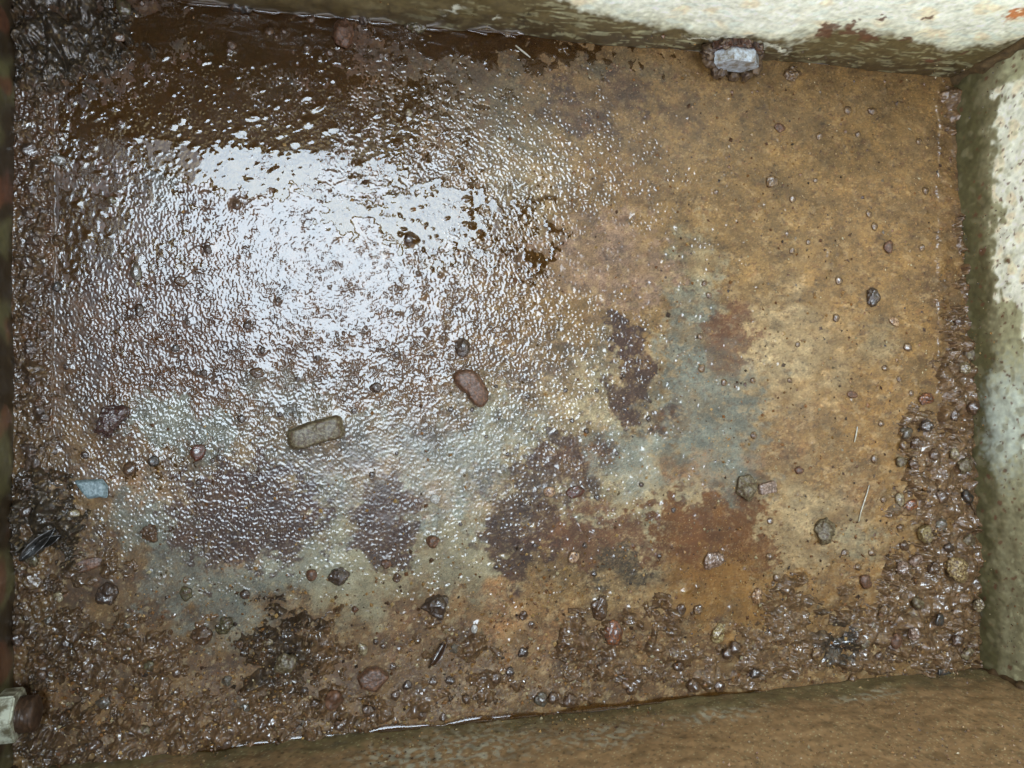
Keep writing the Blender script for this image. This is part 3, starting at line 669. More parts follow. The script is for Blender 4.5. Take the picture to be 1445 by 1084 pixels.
def wall(which, A, B, outward, H, lean, seed):
    L = (B - A).length
    G = 0.0012
    n_s = int(L / G)
    zs = np.concatenate([np.linspace(0, 0.19, int(.19 / G)), np.linspace(0.19, H, 40)[1:]])
    s = np.linspace(0, 1, n_s)[None, :]
    z = zs[:, None] + 0 * s
    bx = A.x + (B.x - A.x) * s
    by = A.y + (B.y - A.y) * s
    sh = z.shape
    def n2(lam_m, sd, **kw):
        return fnoise(sh, lam_m / G, seed * 100 + sd, **kw)
    off = lean * z + 0.0012 * n2(.2, 1) + 0.0003 * n2(.03, 2) + 0.00005 * n2(.012, 3)
    # the paint has flaked: a slight step follows the paint edge
    Xw = bx + outward.x * off
    Yw = by + outward.y * off
    u, v = proj(Xw, Yw, z)
    w1 = 7 * n2(.05, 4) + 4 * n2(.016, 5) + 2 * n2(.007, 6)
    w2 = 5 * n2(.05, 7) + 3 * n2(.016, 8) + 2 * n2(.007, 9)
    nf = n2(.008, 10)
    col = np.empty(sh + (3,), np.float32)
    def lay(name, m):
        nonlocal col
        col += (alb(WALLP[name], GAINW) - col) * np.clip(m, 0, 1)[..., None]
    def spot(uu, vv, ru, rv, soft=.3, ang=0, warp=.5):
        a = R(ang); c, s_ = math.cos(a), math.sin(a)
        du, dv = u + w1 * warp - uu, v + w2 * warp - vv
        d = np.sqrt(((du * c + dv * s_) / ru) ** 2 + ((-du * s_ + dv * c) / rv) ** 2)
        return 1 - smooth(1 - soft, 1 + soft, d + .12 * nf)
    if which == 'top':
        col[:] = alb(WALLP['ow'], GAINW)
        base = polyline(u, [(0, -26), (1349, 110)])
        lay('owd', 1 - smooth(5, 30, base - v + w2))
        lay('palegrn', .35 * smooth(.7, 1.6, n2(.03, 11, aniso=(1.6, .4)) + .4 * nf) * smooth(450, 800, u))
        edge = polyline(u, [(300, -3000), (560, -1200), (700, -160), (760, -16), (820, 8), (900, 28), (960, 40), (1060, 52), (1110, 56), (1150, 44), (1195, 36), (1260, 46), (1335, 66), (1400, 60), (1600, 40)])
        e = edge - (v + .5 * w2)
        cm = smooth(-6, 9, e)
        lay('cream', cm)
        lay('palegrn', cm * (1 - smooth(0, 26, e)) * .45)
        lay('peach', cm * .55 * smooth(.5, 1.6, n2(.05, 12)))
        lay('bluish', cm * .4 * smooth(.4, 1.4, n2(.022, 13, aniso=(1.5, .6))))
        lay('palegrn', cm * .35 * smooth(1.1, 1.9, n2(.014, 14, aniso=(1.5, .5))))
        lay('palegrn', smooth(1.2, 1.7, n2(.02, 20, aniso=(2, .3))) * .5 * (1 - smooth(0, 40, np.abs(e + 20))))
        for sp in [(1212, 44, 22, 7, 8), (1196, 34, 9, 5, 0), (1168, 36, 10, 5, -30), (1250, 24, 7, 3, 0), (1310, 22, 9, 3, 0), (1205, 28, 9, 3, 0), (1280, 54, 9, 3, 0), (1165, 44, 8, 4, 0), (1360, 76, 7, 2, 0), (1318, 80, 12, 2, 0)]:
            lay('rustspot', spot(*sp[:4], .35, sp[4]) * .9)
        lay('orange', spot(1436, 18, 22, 7, .3, -15))
        lay('dk', spot(742, 22, 3, 18, .4, 38) * .8)
        lay('cream', spot(640, 10, 18, 3, .5) * .6); lay('cream', spot(702, 19, 8, 2, .5) * .6); lay('cream', spot(992, 52, 22, 2.5, .5) * .8); lay('cream', spot(1096, 64, 18, 2, .5, 5) * .8); lay('cream', spot(1030, 50, 20, 2.5, .5, -4) * .6)
        lay('dk', spot(1036, 70, 50, 16, .6) * .7)
        wet = 0.75 * (1 - cm)
    elif which == 'right':
        col[:] = alb(WALLP['olv'], GAINW)
        lay('olvd', 1 - smooth(16, 40, u - polyline(v, [(100, 1357), (500, 1372), (940, 1386)]) + w1 * .6))
        edge = polyline(v, [(60, 1420), (120, 1412), (160, 1404), (330, 1400), (430, 1412), (520, 1404), (700, 1410), (1000, 1420)])
        e = u + w1 * .7 - edge
        pm_ = smooth(-10, 14, e) * (1 - smooth(560, 760, v + w2 * 2) * .75)
        lay('palegrn', pm_ * .75)
        cm = smooth(-3, 10, u + w1 - polyline(v, [(90, 1470), (130, 1405), (330, 1406), (420, 1412), (445, 1450), (900, 1470)])) * smooth(110, 135, v + w2)
        lay('cream', cm)
        lay('bluish', .6 * spot(1425, 590, 30, 70, .6)); lay('peach', cm * .5 * smooth(.3, 1.3, n2(.03, 12)))
        lay('palegrn', cm * .5 * smooth(.9, 1.6, n2(.012, 13)))
        lay('olv', .6 * smooth(.6, 1.5, n2(.02, 14)) * (1 - cm))
        lay('palegrn', .5 * smooth(.9, 1.6, n2(.012, 17)) * (1 - cm) * smooth(0, 20, e))
        lay('rustspot', .8 * smooth(1.75, 2.1, n2(.009, 15)) * (.35 + .65 * smooth(20, 45, u - polyline(v, [(100, 1357), (940, 1386)]))))
        lay('rustspot', .8 * smooth(1.9, 2.2, n2(.016, 16)))
        wet = 0.55 * (1 - cm)
    elif which == 'bottom':
        col[:] = alb(WALLP['brn'], GAINW)
        base = polyline(u, [(17, 1090), (1386, 944)])
        lay('olvd', .75 * (1 - smooth(4, 34, v - base + w2)))
        for sp in [(660, 1060, 110, 26, -8), (1010, 1012, 60, 10, -8), (860, 1040, 60, 14, -8), (560, 1075, 60, 14, 0), (1220, 985, 40, 8, -8)]:
            lay('greyblue', .8 * spot(*sp[:4], .7, sp[4]) * smooth(-.4, 1.0, n2(.012, 11)))
        lay('palegrn', .5 * smooth(1.4, 2.2, n2(.0042, 12)))
        lay('owd', .7 * smooth(1.1, 2.0, n2(.007, 13)))
        lay('owd', .3 * smooth(.9, 2.0, n2(.03, 14)))
        lay('owd', .35 * smooth(1.2, 2.0, n2(.04, 15)))
        wet = 0.25 + 0 * z
    else:
        col[:] = alb((58, 46, 28), 1.4)
        lay('olvd', smooth(.0, 1.0, n2(.10, 11)))
        lay('rustspot', .8 * smooth(.5, 1.2, n2(.07, 12)))
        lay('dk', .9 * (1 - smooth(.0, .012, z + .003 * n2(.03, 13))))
        wet = 0.5 + 0 * z
    col *= (1 + .07 * nf + .06 * n2(.02, 18))[..., None]
    col = np.clip(col, .004, .82)
    me = grid_mesh('wall_panel', Xw, Yw, z, np.ones((sh[0] - 1, sh[1] - 1), bool), {'Col': col, 'wet': np.broadcast_to(wet, sh).copy()})
    o = child('wall_panel', me, M_wall)
    sol = o.modifiers.new('thickness', 'SOLIDIFY')
    sol.thickness = 0.004
    sol.offset = 0
    return o

def outn(A, B):
    d = (B - A).normalized()
    n = Vector((-d.y, d.x, 0))
    if n.dot((A + B) / 2 - at(700, 540)) < 0: n = -n
    return n
put(wall('top', CTL, CTR, outn(CTL, CTR), H_TOP, .06, 1), 'upper wall, bright cream paint above a brown dirt line')
put(wall('right', CTR, CBR, outn(CTR, CBR), H_RIGHT, .05, 2), 'right wall, cream above and olive green below with brown spatter')
put(wall('bottom', CBL, CBR, outn(CBL, CBR), H_BOT, .05, 3), 'bottom wall coated in gritty brown dirt')
put(wall('left', CTL, CBL, outn(CTL, CBL), H_LEFT, .03, 4), 'dark streaked left wall')

# rim flange round the top of each wall, and welds in the corners
M_rim = plain_mat('rim_paint', (150, 140, 110), .5, vary=.4, scale=30)
M_weld = surf_mat('muddy_weld', rough=.7, wet_attr=False, coat=.25, coat_rough=.3, bump=.6, bdist=.001, scale=350, vary=.5)
def box_between(name, A, B, wd, ht, mat, lab=None):
    d = (B - A); L = d.length; d = d.normalized()
    side = d.cross(Vector((0, 0, 1))).normalized(); up = side.cross(d)
    bm = bmesh.new()
    bmesh.ops.create_cube(bm, size=1)
    for vt in bm.verts:
        c = vt.co.copy()
        vt.co = (A + B) / 2 + d * c.x * L + side * c.y * wd + up * c.z * ht
    bmesh.ops.bevel(bm, geom=bm.edges[:], offset=min(wd, ht) * .2, segments=2, affect='EDGES')
    me = bpy.data.meshes.new(name); bm.to_mesh(me); bm.free()
    o = child(name, me, mat)
    return o
def rim(A, B, H, lean):
    n = outn(A, B)
    box_between('rim', A + n * (lean * H + .016) + Vector((0, 0, H)), B + n * (lean * H + .016) + Vector((0, 0, H)), .036, .006, M_rim)
rim(CTL, CTR, H_TOP, .06); rim(CTR, CBR, H_RIGHT, .05); rim(CBL, CBR, H_BOT, .05); rim(CTL, CBL, H_LEFT, .03)

def tube(name, pts, radii, col, seg=10, seed=0, rough=.25):
    rngt = np.random.RandomState(seed)
    vs_, fs, cs = [], [], []
    for i, p in enumerate(pts):
        t = (pts[min(i + 1, len(pts) - 1)] - pts[max(i - 1, 0)]).normalized()
        a = t.orthogonal().normalized(); b = t.cross(a)
        for k in range(seg):
            th = 2 * math.pi * k / seg
            r = radii[i] * (1 + rough * rngt.uniform(-1, 1))
            vs_.append(p + a * math.cos(th) * r + b * math.sin(th) * r)
            cs.append(alb(col) * rngt.uniform(.7, 1.3))
    for i in range(len(pts) - 1):
        for k in range(seg):
            fs.append((i * seg + k, i * seg + (k + 1) % seg, (i + 1) * seg + (k + 1) % seg, (i + 1) * seg + k))
    return raw_mesh(name, [tuple(v_) for v_ in vs_], fs, True, {'Col': np.array(cs)})
def weld(P0, n1, n2, H, l1, l2, r, col, seed):
    pts, rad = [], []
    for i in range(60):
        z = -0.002 + (H - .004) * i / 59
        pts.append(P0 + n1 * l1 * z + n2 * l2 * z + Vector((0, 0, z)) - (n1 + n2) * (r * .2))
        rad.append(r * (1 + .35 * math.sin(i * 1.3 + seed) * math.sin(i * .37)))
    return child('weld_seam', tube('weld_seam', pts, rad, col, 10, seed), M_weld)
nT, nR, nB, nL = outn(CTL, CTR), outn(CTR, CBR), outn(CBL, CBR), outn(CTL, CBL)
weld(CTR, nT, nR, H_RIGHT, .06, .05, .0065, (112, 92, 62), 1)
weld(CBR, nB, nR, H_BOT, .05, .05, .005, (96, 74, 46), 2)
weld(CTL, nT, nL, H_LEFT, .06, .03, .005, (70, 52, 32), 3)
weld(CBL, nB, nL, H_BOT, .05, .03, .005, (70, 52, 32), 4)

# ---- bolts
M_zinc = plain_mat('worn_zinc', (.44, .50, .56), .35, metallic=.25, vary=.25, scale=170, second=(.20, .17, .13), bump=.5, albedo=True, coat=.4)
M_oldzinc = plain_mat('grimy_zinc', (.42, .43, .33), .4, metallic=.2, vary=.5, scale=160, second=(.14, .12, .07), bump=.4, albedo=True)
M_rustst = plain_mat('rusty_steel', (112, 70, 44), .6, vary=.4, scale=220, second=(60, 36, 24), coat=.4, bump=.6)
def prism(name, n, r, depth, mat, parent, axis, centre, rot=0.0, bev=.0012, rough=0.0, seed=0, zs=1.0):
    bm = bmesh.new()
    bmesh.ops.create_cone(bm, cap_ends=True, segments=n, radius1=r, radius2=r, depth=depth)
    bmesh.ops.rotate(bm, verts=bm.verts, matrix=Matrix.Rotation(rot, 3, 'Z'))
    if bev: bmesh.ops.bevel(bm, geom=bm.edges[:], offset=bev, segments=2, affect='EDGES')
    q = Vector((0, 0, 1)).rotation_difference(axis)
    rg = random.Random(seed)
    for vt in bm.verts:
        vt.co = q @ vt.co
        vt.co.z *= zs
        vt.co += centre + Vector((rg.uniform(-1, 1), rg.uniform(-1, 1), rg.uniform(-1, 1))) * rough
    me = bpy.data.meshes.new(name); bm.to_mesh(me); bm.free()
    o = link(name, me, mat)
    o.parent = parent
    o.matrix_parent_inverse = parent.matrix_world.inverted()
    return o
def bolt(base_uv, wallA, wallB, zc, lab, zinc, r, sc=1.0):
    n = -outn(wallA, wallB)
    d = (wallB - wallA).normalized()
    p0 = at(*base_uv)
    c = wallA + d * (p0 - wallA).dot(d) + Vector((0, 0, zc))
    root = empty('bolt', c)
    bpy.context.view_layer.update()
    root.parent = bin_
    root.matrix_parent_inverse = Matrix.Translation(-bin_.location)
    put(root, lab)
    bpy.context.view_layer.update()
    q = Vector((0, 0, 1)).rotation_difference(n)
    return root, n, c
# upper bolt: hexagon head lying against the wall, caked washer behind it
rt, n, c = bolt((1024, 78), CTL, CTR, .020, 'bolt with a bright silver top flat in a caked rusty collar on the upper wall', M_zinc, .017)
prism('washer', 40, .0245, .007, M_rustst, rt, n, c + n * .0038, bev=.001, rough=.0008, seed=2, zs=.66)
prism('bolt_head', 6, .0225, .012, M_zinc, rt, n, c + n * .013, rot=R(30), seed=3, zs=.66)
rt2, n, c = bolt((20, 990), CTL, CBL, .027, 'bolt with a grimy greenish nut on a rusty sleeve on the left wall', M_oldzinc, .02)
spts = [c + n * (.014 + .013 * i / 16) for i in range(17)]
spts += [spts[-1] + n * .0004]
slv = link('sleeve', tube('sleeve', spts, [.0126] * 14 + [.0122, .0110, .0090, .0002], (84, 60, 40), 40, 5, .06), M_weld)
slv.parent = rt2; slv.matrix_parent_inverse = rt2.matrix_world.inverted()
prism('nut', 6, .0195, .0135, M_oldzinc, rt2, n, c + n * .0082, rot=R(30), seed=6)

M_cake = plain_mat('mud_cake', (124, 98, 66), .7, vary=.4, scale=200, second=(78, 54, 34), coat=.3, bump=.7, bdist=.001, coat_rough=.2)
def cake(parent, spots, seed):
    rg = random.Random(seed)
    bm = bmesh.new()
    from mathutils import noise as mn
    for (p, r) in spots:
        ret = bmesh.ops.create_icosphere(bm, subdivisions=3, radius=r)
        off = Vector((rg.uniform(0, 50), rg.uniform(0, 50), 0))
        for vt in ret['verts']:
            vt.co *= 1 + .6 * mn.noise(vt.co * (1.3 / r) + off) + .45 * mn.noise(vt.co * (3.2 / r) + off) + .25 * mn.noise(vt.co * (8 / r) + off)
            vt.co.z *= .8
            vt.co += p
    me = bpy.data.meshes.new('mud_cake'); bm.to_mesh(me); bm.free()
    for pl in me.polygons: pl.use_smooth = True
    o = link('mud_cake', me, M_cake)
    o.parent = parent
    o.matrix_parent_inverse = parent.matrix_world.inverted()
dT = (CTR - CTL).normalized()
nIn = -outn(CTL, CTR)
c0 = rt.matrix_world.translation.copy()
cake(rt, [(c0 + dT * x + nIn * y + Vector((0, 0, z)), r) for x, y, z, r in [(-.024, .006, -.004, .008), (-.021, .012, -.010, .007), (.022, .008, -.003, .007), (.024, .014, -.008, .006), (-.010, .018, -.014, .007), (.006, .020, -.017, .006), (.018, .019, -.013, .006), (-.016, .003, .009, .005), (.003, .002, .013, .005), (.017, .003, .008, .005), (.027, .004, -.012, .006)]], 4)

# ---- menisci where the water meets the foot of the upper and bottom walls
def fillet(name, pts, n_in, widths):
    vs_, fs = [], []
    K = 7
    for p, wd in zip(pts, widths):
        for k in range(K):
            a = math.pi / 2 * k / (K - 1)
            # concave quarter: floor tangent at one end, wall tangent at the other
            vs_.append(tuple(p + n_in * (wd * (1 - math.sin(a))) + Vector((0, 0, .0022 + wd * .6 * (1 - math.cos(a))))))
    for i in range(len(pts) - 1):
        for k in range(K - 1):
            fs.append((i * K + k, i * K + k + 1, (i + 1) * K + k + 1, (i + 1) * K + k))
    return raw_mesh(name, vs_, fs, True)
def fillet_line(A, B, u0, u1, seed, wmax):
    n_in = -outn(A, B)
    d = (B - A).normalized()
    s0 = (at(u0, np.interp(u0, [17, 1386], [1090, 944]) if B == CBR else np.interp(u0, [14, 1349], [-26, 110])) - A).dot(d)
    s1 = (at(u1, np.interp(u1, [17, 1386], [1090, 944]) if B == CBR else np.interp(u1, [14, 1349], [-26, 110])) - A).dot(d)
    rg = np.random.RandomState(seed)
    n_ = 420
    nn = fnoise((2, n_), 30, seed)[0]
    nn2 = fnoise((2, n_), 70, seed + 1)[0]
    wds = wmax * np.clip(.8 + .08 * nn + .28 * nn2, .12, 1.3) * np.clip(np.minimum(np.arange(n_), np.arange(n_)[::-1]) / 12, .05, 1)
    pts = [A + d * (s0 + (s1 - s0) * i / (n_ - 1)) + n_in * .0016 for i in range(n_)]
    return fillet('water', pts, n_in, wds)
put(link('water', fillet_line(CTL, CTR, 235, 740, 3, .0042), M_water), kind='structure')
put(link('water', fillet_line(CBL, CBR, 270, 1080, 9, .0044), M_water), kind='structure')

# ---------------------------------------------------------------- pebbles
STC = {
    'greybrown': ((152, 138, 108), (104, 90, 62)), 'redbrown': ((146, 104, 76), (100, 66, 46)), 'bluegrey': ((172, 190, 192), (120, 140, 142)), 'darkred': ((92, 58, 52), (62, 38, 34)),
    'dark': ((84, 60, 38), (50, 34, 20)), 'red': ((118, 62, 40), (78, 40, 26)), 'black': ((58, 54, 46), (36, 30, 22)), 'brown': ((116, 82, 50), (78, 52, 30)),
    'grey': ((118, 110, 92), (82, 72, 56)), 'olive': ((120, 110, 74), (80, 70, 44)), 'white': ((225, 222, 215), (180, 170, 155)), 'pale': ((186, 172, 136), (140, 120, 86)),
    'tan': ((158, 126, 84), (112, 80, 48)), 'tan2': ((128, 100, 56), (100, 74, 40)), 'peach': ((214, 178, 136), (160, 116, 80)), 'pinkgrey': ((196, 170, 152), (140, 108, 88)),
    'yellow': ((208, 190, 138), (150, 122, 74)), 'amber': ((176, 102, 44), (90, 46, 24)), 'yellowgrey': ((170, 152, 104), (138, 116, 70)), 'cream': ((214, 192, 142), (160, 132, 88)),
    'mudc': ((92, 66, 44), (64, 44, 28)),
}
MST = {}
for k, (a, b) in STC.items():
    dry = k in ('bluegrey', 'cream', 'greybrown', 'redbrown')
    MST[k] = plain_mat('stone_' + k, a, .55, vary=.25, scale=420, second=b, coat=.12 if dry else .7, coat_rough=.3 if dry else .07, bump=.6, bscale=520, bdist=.0008, mud=None if k in ('bluegrey', 'white', 'mudc') else (98, 70, 44))

def stone_mesh(name, a, b, h, form, seed):
    """a, b, h: full sizes in metres"""
    rg = random.Random(seed)
    bm = bmesh.new()
    big = a > .012
    if form == 'brick':
        bmesh.ops.create_cube(bm, size=1)
        bmesh.ops.subdivide_edges(bm, edges=bm.edges[:], cuts=9 if big else 4, use_grid_fill=True)
        for vt in bm.verts:
            c = vt.co * 2
            for ax in range(3):
                pass
            L6 = (abs(c.x) ** 7 + abs(c.y) ** 7 + abs(c.z) ** 7) ** (1 / 7)
            vt.co = c / max(L6, .001) * .5 * (1.0 if L6 < 1 else 1)
        skew = rg.uniform(-.05, .05)
        for vt in bm.verts: vt.co.y *= 1 + .14 * vt.co.x; vt.co.x += skew * vt.co.y
    else:
        bmesh.ops.create_icosphere(bm, subdivisions=4 if big else 3, radius=.5)
        cuts = {'rock': 5, 'rough': 9, 'slab': 6, 'shard': 8}[form]
        planes = []
        for i in range(cuts):
            d = Vector((rg.uniform(-1, 1), rg.uniform(-1, 1), rg.uniform(-.5, .9))).normalized()
            planes.append((d, rg.uniform(.34, .46) if form != 'shard' else rg.uniform(.26, .40)))
        if form in ('slab', 'shard'):
            planes.append((Vector((rg.uniform(-.12, .12), rg.uniform(-.12, .12), 1)).normalized(), .26))
        for vt in bm.verts:
            c = vt.co
            for d, o in planes:
                e = c.dot(d) - o
                if e > 0: c -= d * e * (.93 if form in ('shard', 'slab') else .8)
            vt.co = c
    mx = [max(abs(vt.co[i]) for vt in bm.verts) for i in range(3)]
    for vt in bm.verts:
        vt.co = Vector((vt.co.x / mx[0] * a / 2, vt.co.y / mx[1] * b / 2, vt.co.z / mx[2] * h / 2))
    bm.normal_update()
    from mathutils import noise as mn
    off = Vector((seed * 3.17 % 50, seed * 1.7 % 31, seed * .77 % 17))
    amp_ = {'rock': .085, 'rough': .16, 'slab': .06, 'shard': .04, 'brick': .03}[form] * min(a, b)
    fr = 4.0 / min(a, b)
    nrm = [vt.normal.copy() for vt in bm.verts]
    for vt, nn_ in zip(bm.verts, nrm):
        q = vt.co * fr
        nv = mn.noise(q * .6 + off) + .6 * mn.noise(q * 1.5 + off) + .35 * mn.noise(q * 3.5 + off)
        vt.co += nn_ * nv * amp_
    if form == 'slab' and big and a < b:           # the notch in the reddish chip
        for vt in bm.verts:
            d = math.hypot((vt.co.x + a * .52) / (a * .22), (vt.co.y + b * .10) / (b * .16))
            if d < 1: vt.co.x += a * .16 * (1 - d)
    me = bpy.data.meshes.new(name)
    bm.to_mesh(me); bm.free()
    for p in me.polygons: p.use_smooth = True
    return me

OUTLINE = {
    (446, 610): [(406.8, 607.4), (435, 595), (475.4, 585.6), (481.4, 589.3), (486.3, 614.7), (480, 618.3), (455, 624), (428, 632.9), (413.6, 632.9), (408.8, 628)],
    (662, 547): [(643.7, 525), (655.8, 521.4), (668, 525), (680, 538.4), (687.8, 554), (686, 563.8), (678.8, 574), (670.3, 572.3), (660.6, 562.6), (658, 555.4), (651, 550.5), (641.3, 542), (639.3, 532.3)],
    (131, 687): [(107.8, 676.2), (146.1, 674.7), (153.9, 686.2), (152.8, 703.9), (141.7, 701.7), (127.3, 703.9), (119.6, 695)],
    (525, 956): [(504.3, 952), (519.3, 939.6), (534.2, 939.6), (549.2, 953.3), (530.5, 974.5), (509.3, 967)],
    (160, 592): [(147, 574), (165, 570), (183.8, 571), (185, 584), (170.5, 597.6), (156, 618.7), (138.4, 609.8), (141.7, 593)],
}
def outline_stone(name, key, m, h, seed, rough, dome):
    from mathutils import noise as mn
    pts = [Vector(((x - key[0]) * m, -(y - key[1]) * m)) for x, y in OUTLINE[key]]
    NA, NR = 72, 14
    def radius(th):
        d = Vector((math.cos(th), math.sin(th)))
        best = .002
        for i in range(len(pts)):
            p, q = pts[i], pts[(i + 1) % len(pts)]
            e = q - p
            den = d.x * e.y - d.y * e.x
            if abs(den) < 1e-12: continue
            t = (p.x * e.y - p.y * e.x) / den
            k = (p.x * d.y - p.y * d.x) / den
            if t > 0 and -1e-6 <= k <= 1 + 1e-6: best = max(best, t)
        return best
    rad = [radius(2 * math.pi * i / NA) for i in range(NA)]
    rad = [(rad[i - 1] + 4 * rad[i] + rad[(i + 1) % NA]) / 6 for i in range(NA)]
    co, fs = [], []
    off = Vector((seed * 1.3, seed * .7, 3))
    rm = sum(rad) / NA
    def addv(x, y, z):
        q = Vector((x, y, z)) * (3.0 / rm)
        nv = mn.noise(q * .7 + off) + .6 * mn.noise(q * 1.8 + off) + .4 * mn.noise(q * 4.5 + off)
        g = 1 + rough * .5 * nv / 2
        co.append((x * g, y * g, z + rough * nv * rm * .35))
    for side in (1, -1):
        for r in range(NR + 1):
            f = math.sin(math.pi / 2 * r / NR)
            for i in range(NA):
                th = 2 * math.pi * i / NA
                z = side * h / 2 * max(0, 1 - f ** dome) ** (1 / 2.2)
                sh = 1.0 + (.04 if side < 0 else 0)
                addv(math.cos(th) * rad[i] * f * sh, math.sin(th) * rad[i] * f * sh, z)
    n1 = (NR + 1) * NA
    for sd_ in (0, 1):
        for r in range(NR):
            for i in range(NA):
                a_, b_ = sd_ * n1 + r * NA + i, sd_ * n1 + r * NA + (i + 1) % NA
                c_, d_ = b_ + NA, a_ + NA
                fs.append((a_, d_, c_, b_) if sd_ == 0 else (a_, b_, c_, d_))
    for i in range(NA):
        a_, b_ = NR * NA + i, NR * NA + (i + 1) % NA
        fs.append((a_, n1 + a_, n1 + b_, b_))
    return raw_mesh(name, co, fs, True)

def floor_z(u, v):
    i = min(nx - 1, max(0, int(np.searchsorted(U[ny // 2], u))))
    s = (u - 14) / 1360.0
    t0, t1 = QTL[1] * (1 - s) + QTR[1] * s, QBL[1] * (1 - s) + QBR[1] * s
    j = min(ny - 1, max(0, int((v - t0) / (t1 - t0) * (ny - 1))))
    return float(max(ZF[j, i] - rings[j, i], ZM[j, i], -0.001))

proto = {}
for k, p in enumerate(PEB):
    u, v = p['u'], p['v']
    m = px(u, v)
    a, b = p['a'] * m, p['b'] * m
    h = min(a, b) * p['tall'] * 1.25
    if p['label'] or p['grp'][1] not in proto or len(proto[p['grp'][1]]) < 6:
        key = (p['u'], p['v'])
        if key in OUTLINE:
            me = outline_stone(p['name'], key, m, h, k, {'rough': .55, 'brick': .16, 'slab': .16, 'shard': .10}[p['form']], {'rough': 3, 'brick': 9, 'slab': 6, 'shard': 7}[p['form']])
            p['ang'] = 0
        else:
            me = stone_mesh(p['name'], a, b, h, p['form'], 100 + k)
        o = link(p['name'], me, MST[p['col']])
        if not p['label']: proto.setdefault(p['grp'][1], []).append((o, a))
        scl = 1.0
    else:
        src, sa = proto[p['grp'][1]][k % 6]
        o = src.copy(); COLL.objects.link(o)
        scl = a / sa
        if src.data.materials[0] != MST[p['col']]:
            o.material_slots[0].link = 'OBJECT'; o.material_slots[0].material = MST[p['col']]
    rz = R(p['ang']) if p['label'] else random.Random(k).uniform(0, 6.28)
    sink = .22 if p['label'] else .30
    zz = floor_z(u, v)
    o.location = (at(u, v).x, at(u, v).y, zz + h * (.5 - sink))
    o.rotation_euler = (0, 0, rz)
    if (u, v) in OUTLINE: o.location.z += .0022
    o.scale = (scl,) * 3
    if p['label']: put(o, p['label'], 'stone' if p['name'] == 'stone' else 'pebble')
    else: put(o, p['grp'][0], 'pebble', p['grp'][1])

# ---------------------------------------------------------------- grit: thousands of grains, one mesh
def grit():
    rg = np.random.RandomState(77)
    base = np.array([(1, 0, 0), (-1, 0, 0), (0, 1, 0), (0, -1, 0), (0, 0, 1), (0, 0, -1)], float)
    fcs = np.array([(0, 2, 4), (2, 1, 4), (1, 3, 4), (3, 0, 4), (2, 0, 5), (1, 2, 5), (3, 1, 5), (0, 3, 5)])
    cols_ = np.array([alb(c) for c in [(196, 160, 105), (170, 128, 78), (150, 104, 60), (206, 190, 150), (90, 62, 40), (120, 80, 50), (60, 44, 30), (140, 120, 90)]])
    vs_, fs, cs = [], [], []
    n = 0
    while n < 9000:
        u, v = rg.uniform(80, 1375), rg.uniform(20, 1080)
        dens = .10 + .9 * float(smooth(720, 930, v + .12 * (u - 700))) + .22 * float(smooth(800, 1100, u)) + .5 * float(smooth(1180, 1330, u + .4 * (v - 600)))
        if u < 700 and v < 600: dens *= .3
        if rg.rand() > dens: continue
        top = QTL[1] + (u - 14) * .1019; bot = 1090 - (u - 17) * .1066
        if not (top + 4 < v < bot - 3): continue
        r = min(3.2, .6 + rg.exponential(.65)) * 0.0006
        p = at(u, v)
        q = base * (r * rg.uniform(.7, 1.3, (6, 1))) * np.array([rg.uniform(.8, 1.5), rg.uniform(.8, 1.2), rg.uniform(.6, 1)])
        th = rg.uniform(0, 6.28); c, s = math.cos(th), math.sin(th)
        q = np.stack([q[:, 0] * c - q[:, 1] * s, q[:, 0] * s + q[:, 1] * c, q[:, 2]], 1)
        q += np.array([p.x, p.y, floor_z(u, v) + r * .35])
        vs_.append(q); fs.append(fcs + 6 * n)
        cs.append(np.repeat(cols_[rg.choice(8, p=[.17, .2, .2, .08, .12, .12, .06, .05])][None] * rg.uniform(.7, 1.25), 6, 0))
        n += 1
    for (A, B, lean, cnt, zmax, spread) in ((CBL, CBR, .05, 5200, .19, 1), (CTR, CBR, .05, 700, .05, .8), (CTL, CTR, .06, 350, .03, .8)):
        no = outn(A, B)
        for k in range(cnt):
            z = zmax * rg.uniform(0, 1) ** 1.2
            r = min(2.4, .45 + rg.exponential(.42)) * 0.0006
            p = A + (B - A) * rg.uniform(.01, .99) + no * (lean * z - .0016) + Vector((0, 0, z))
            q = base * (r * rg.uniform(.7, 1.3, (6, 1))) * np.array([rg.uniform(.8, 1.5), rg.uniform(.8, 1.3), 1])
            q += np.array([p.x, p.y, p.z])
            vs_.append(q); fs.append(fcs + 6 * n)
            cs.append(np.repeat(cols_[rg.choice(8, p=[.16, .18, .16, .1, .14, .12, .08, .06])][None] * rg.uniform(.7, 1.3), 6, 0))
            n += 1
    me = raw_mesh('grit', np.concatenate(vs_), np.concatenate(fs), False, {'Col': np.concatenate(cs)})
    return put(link('grit', me, M_grit), kind='stuff')
grit()

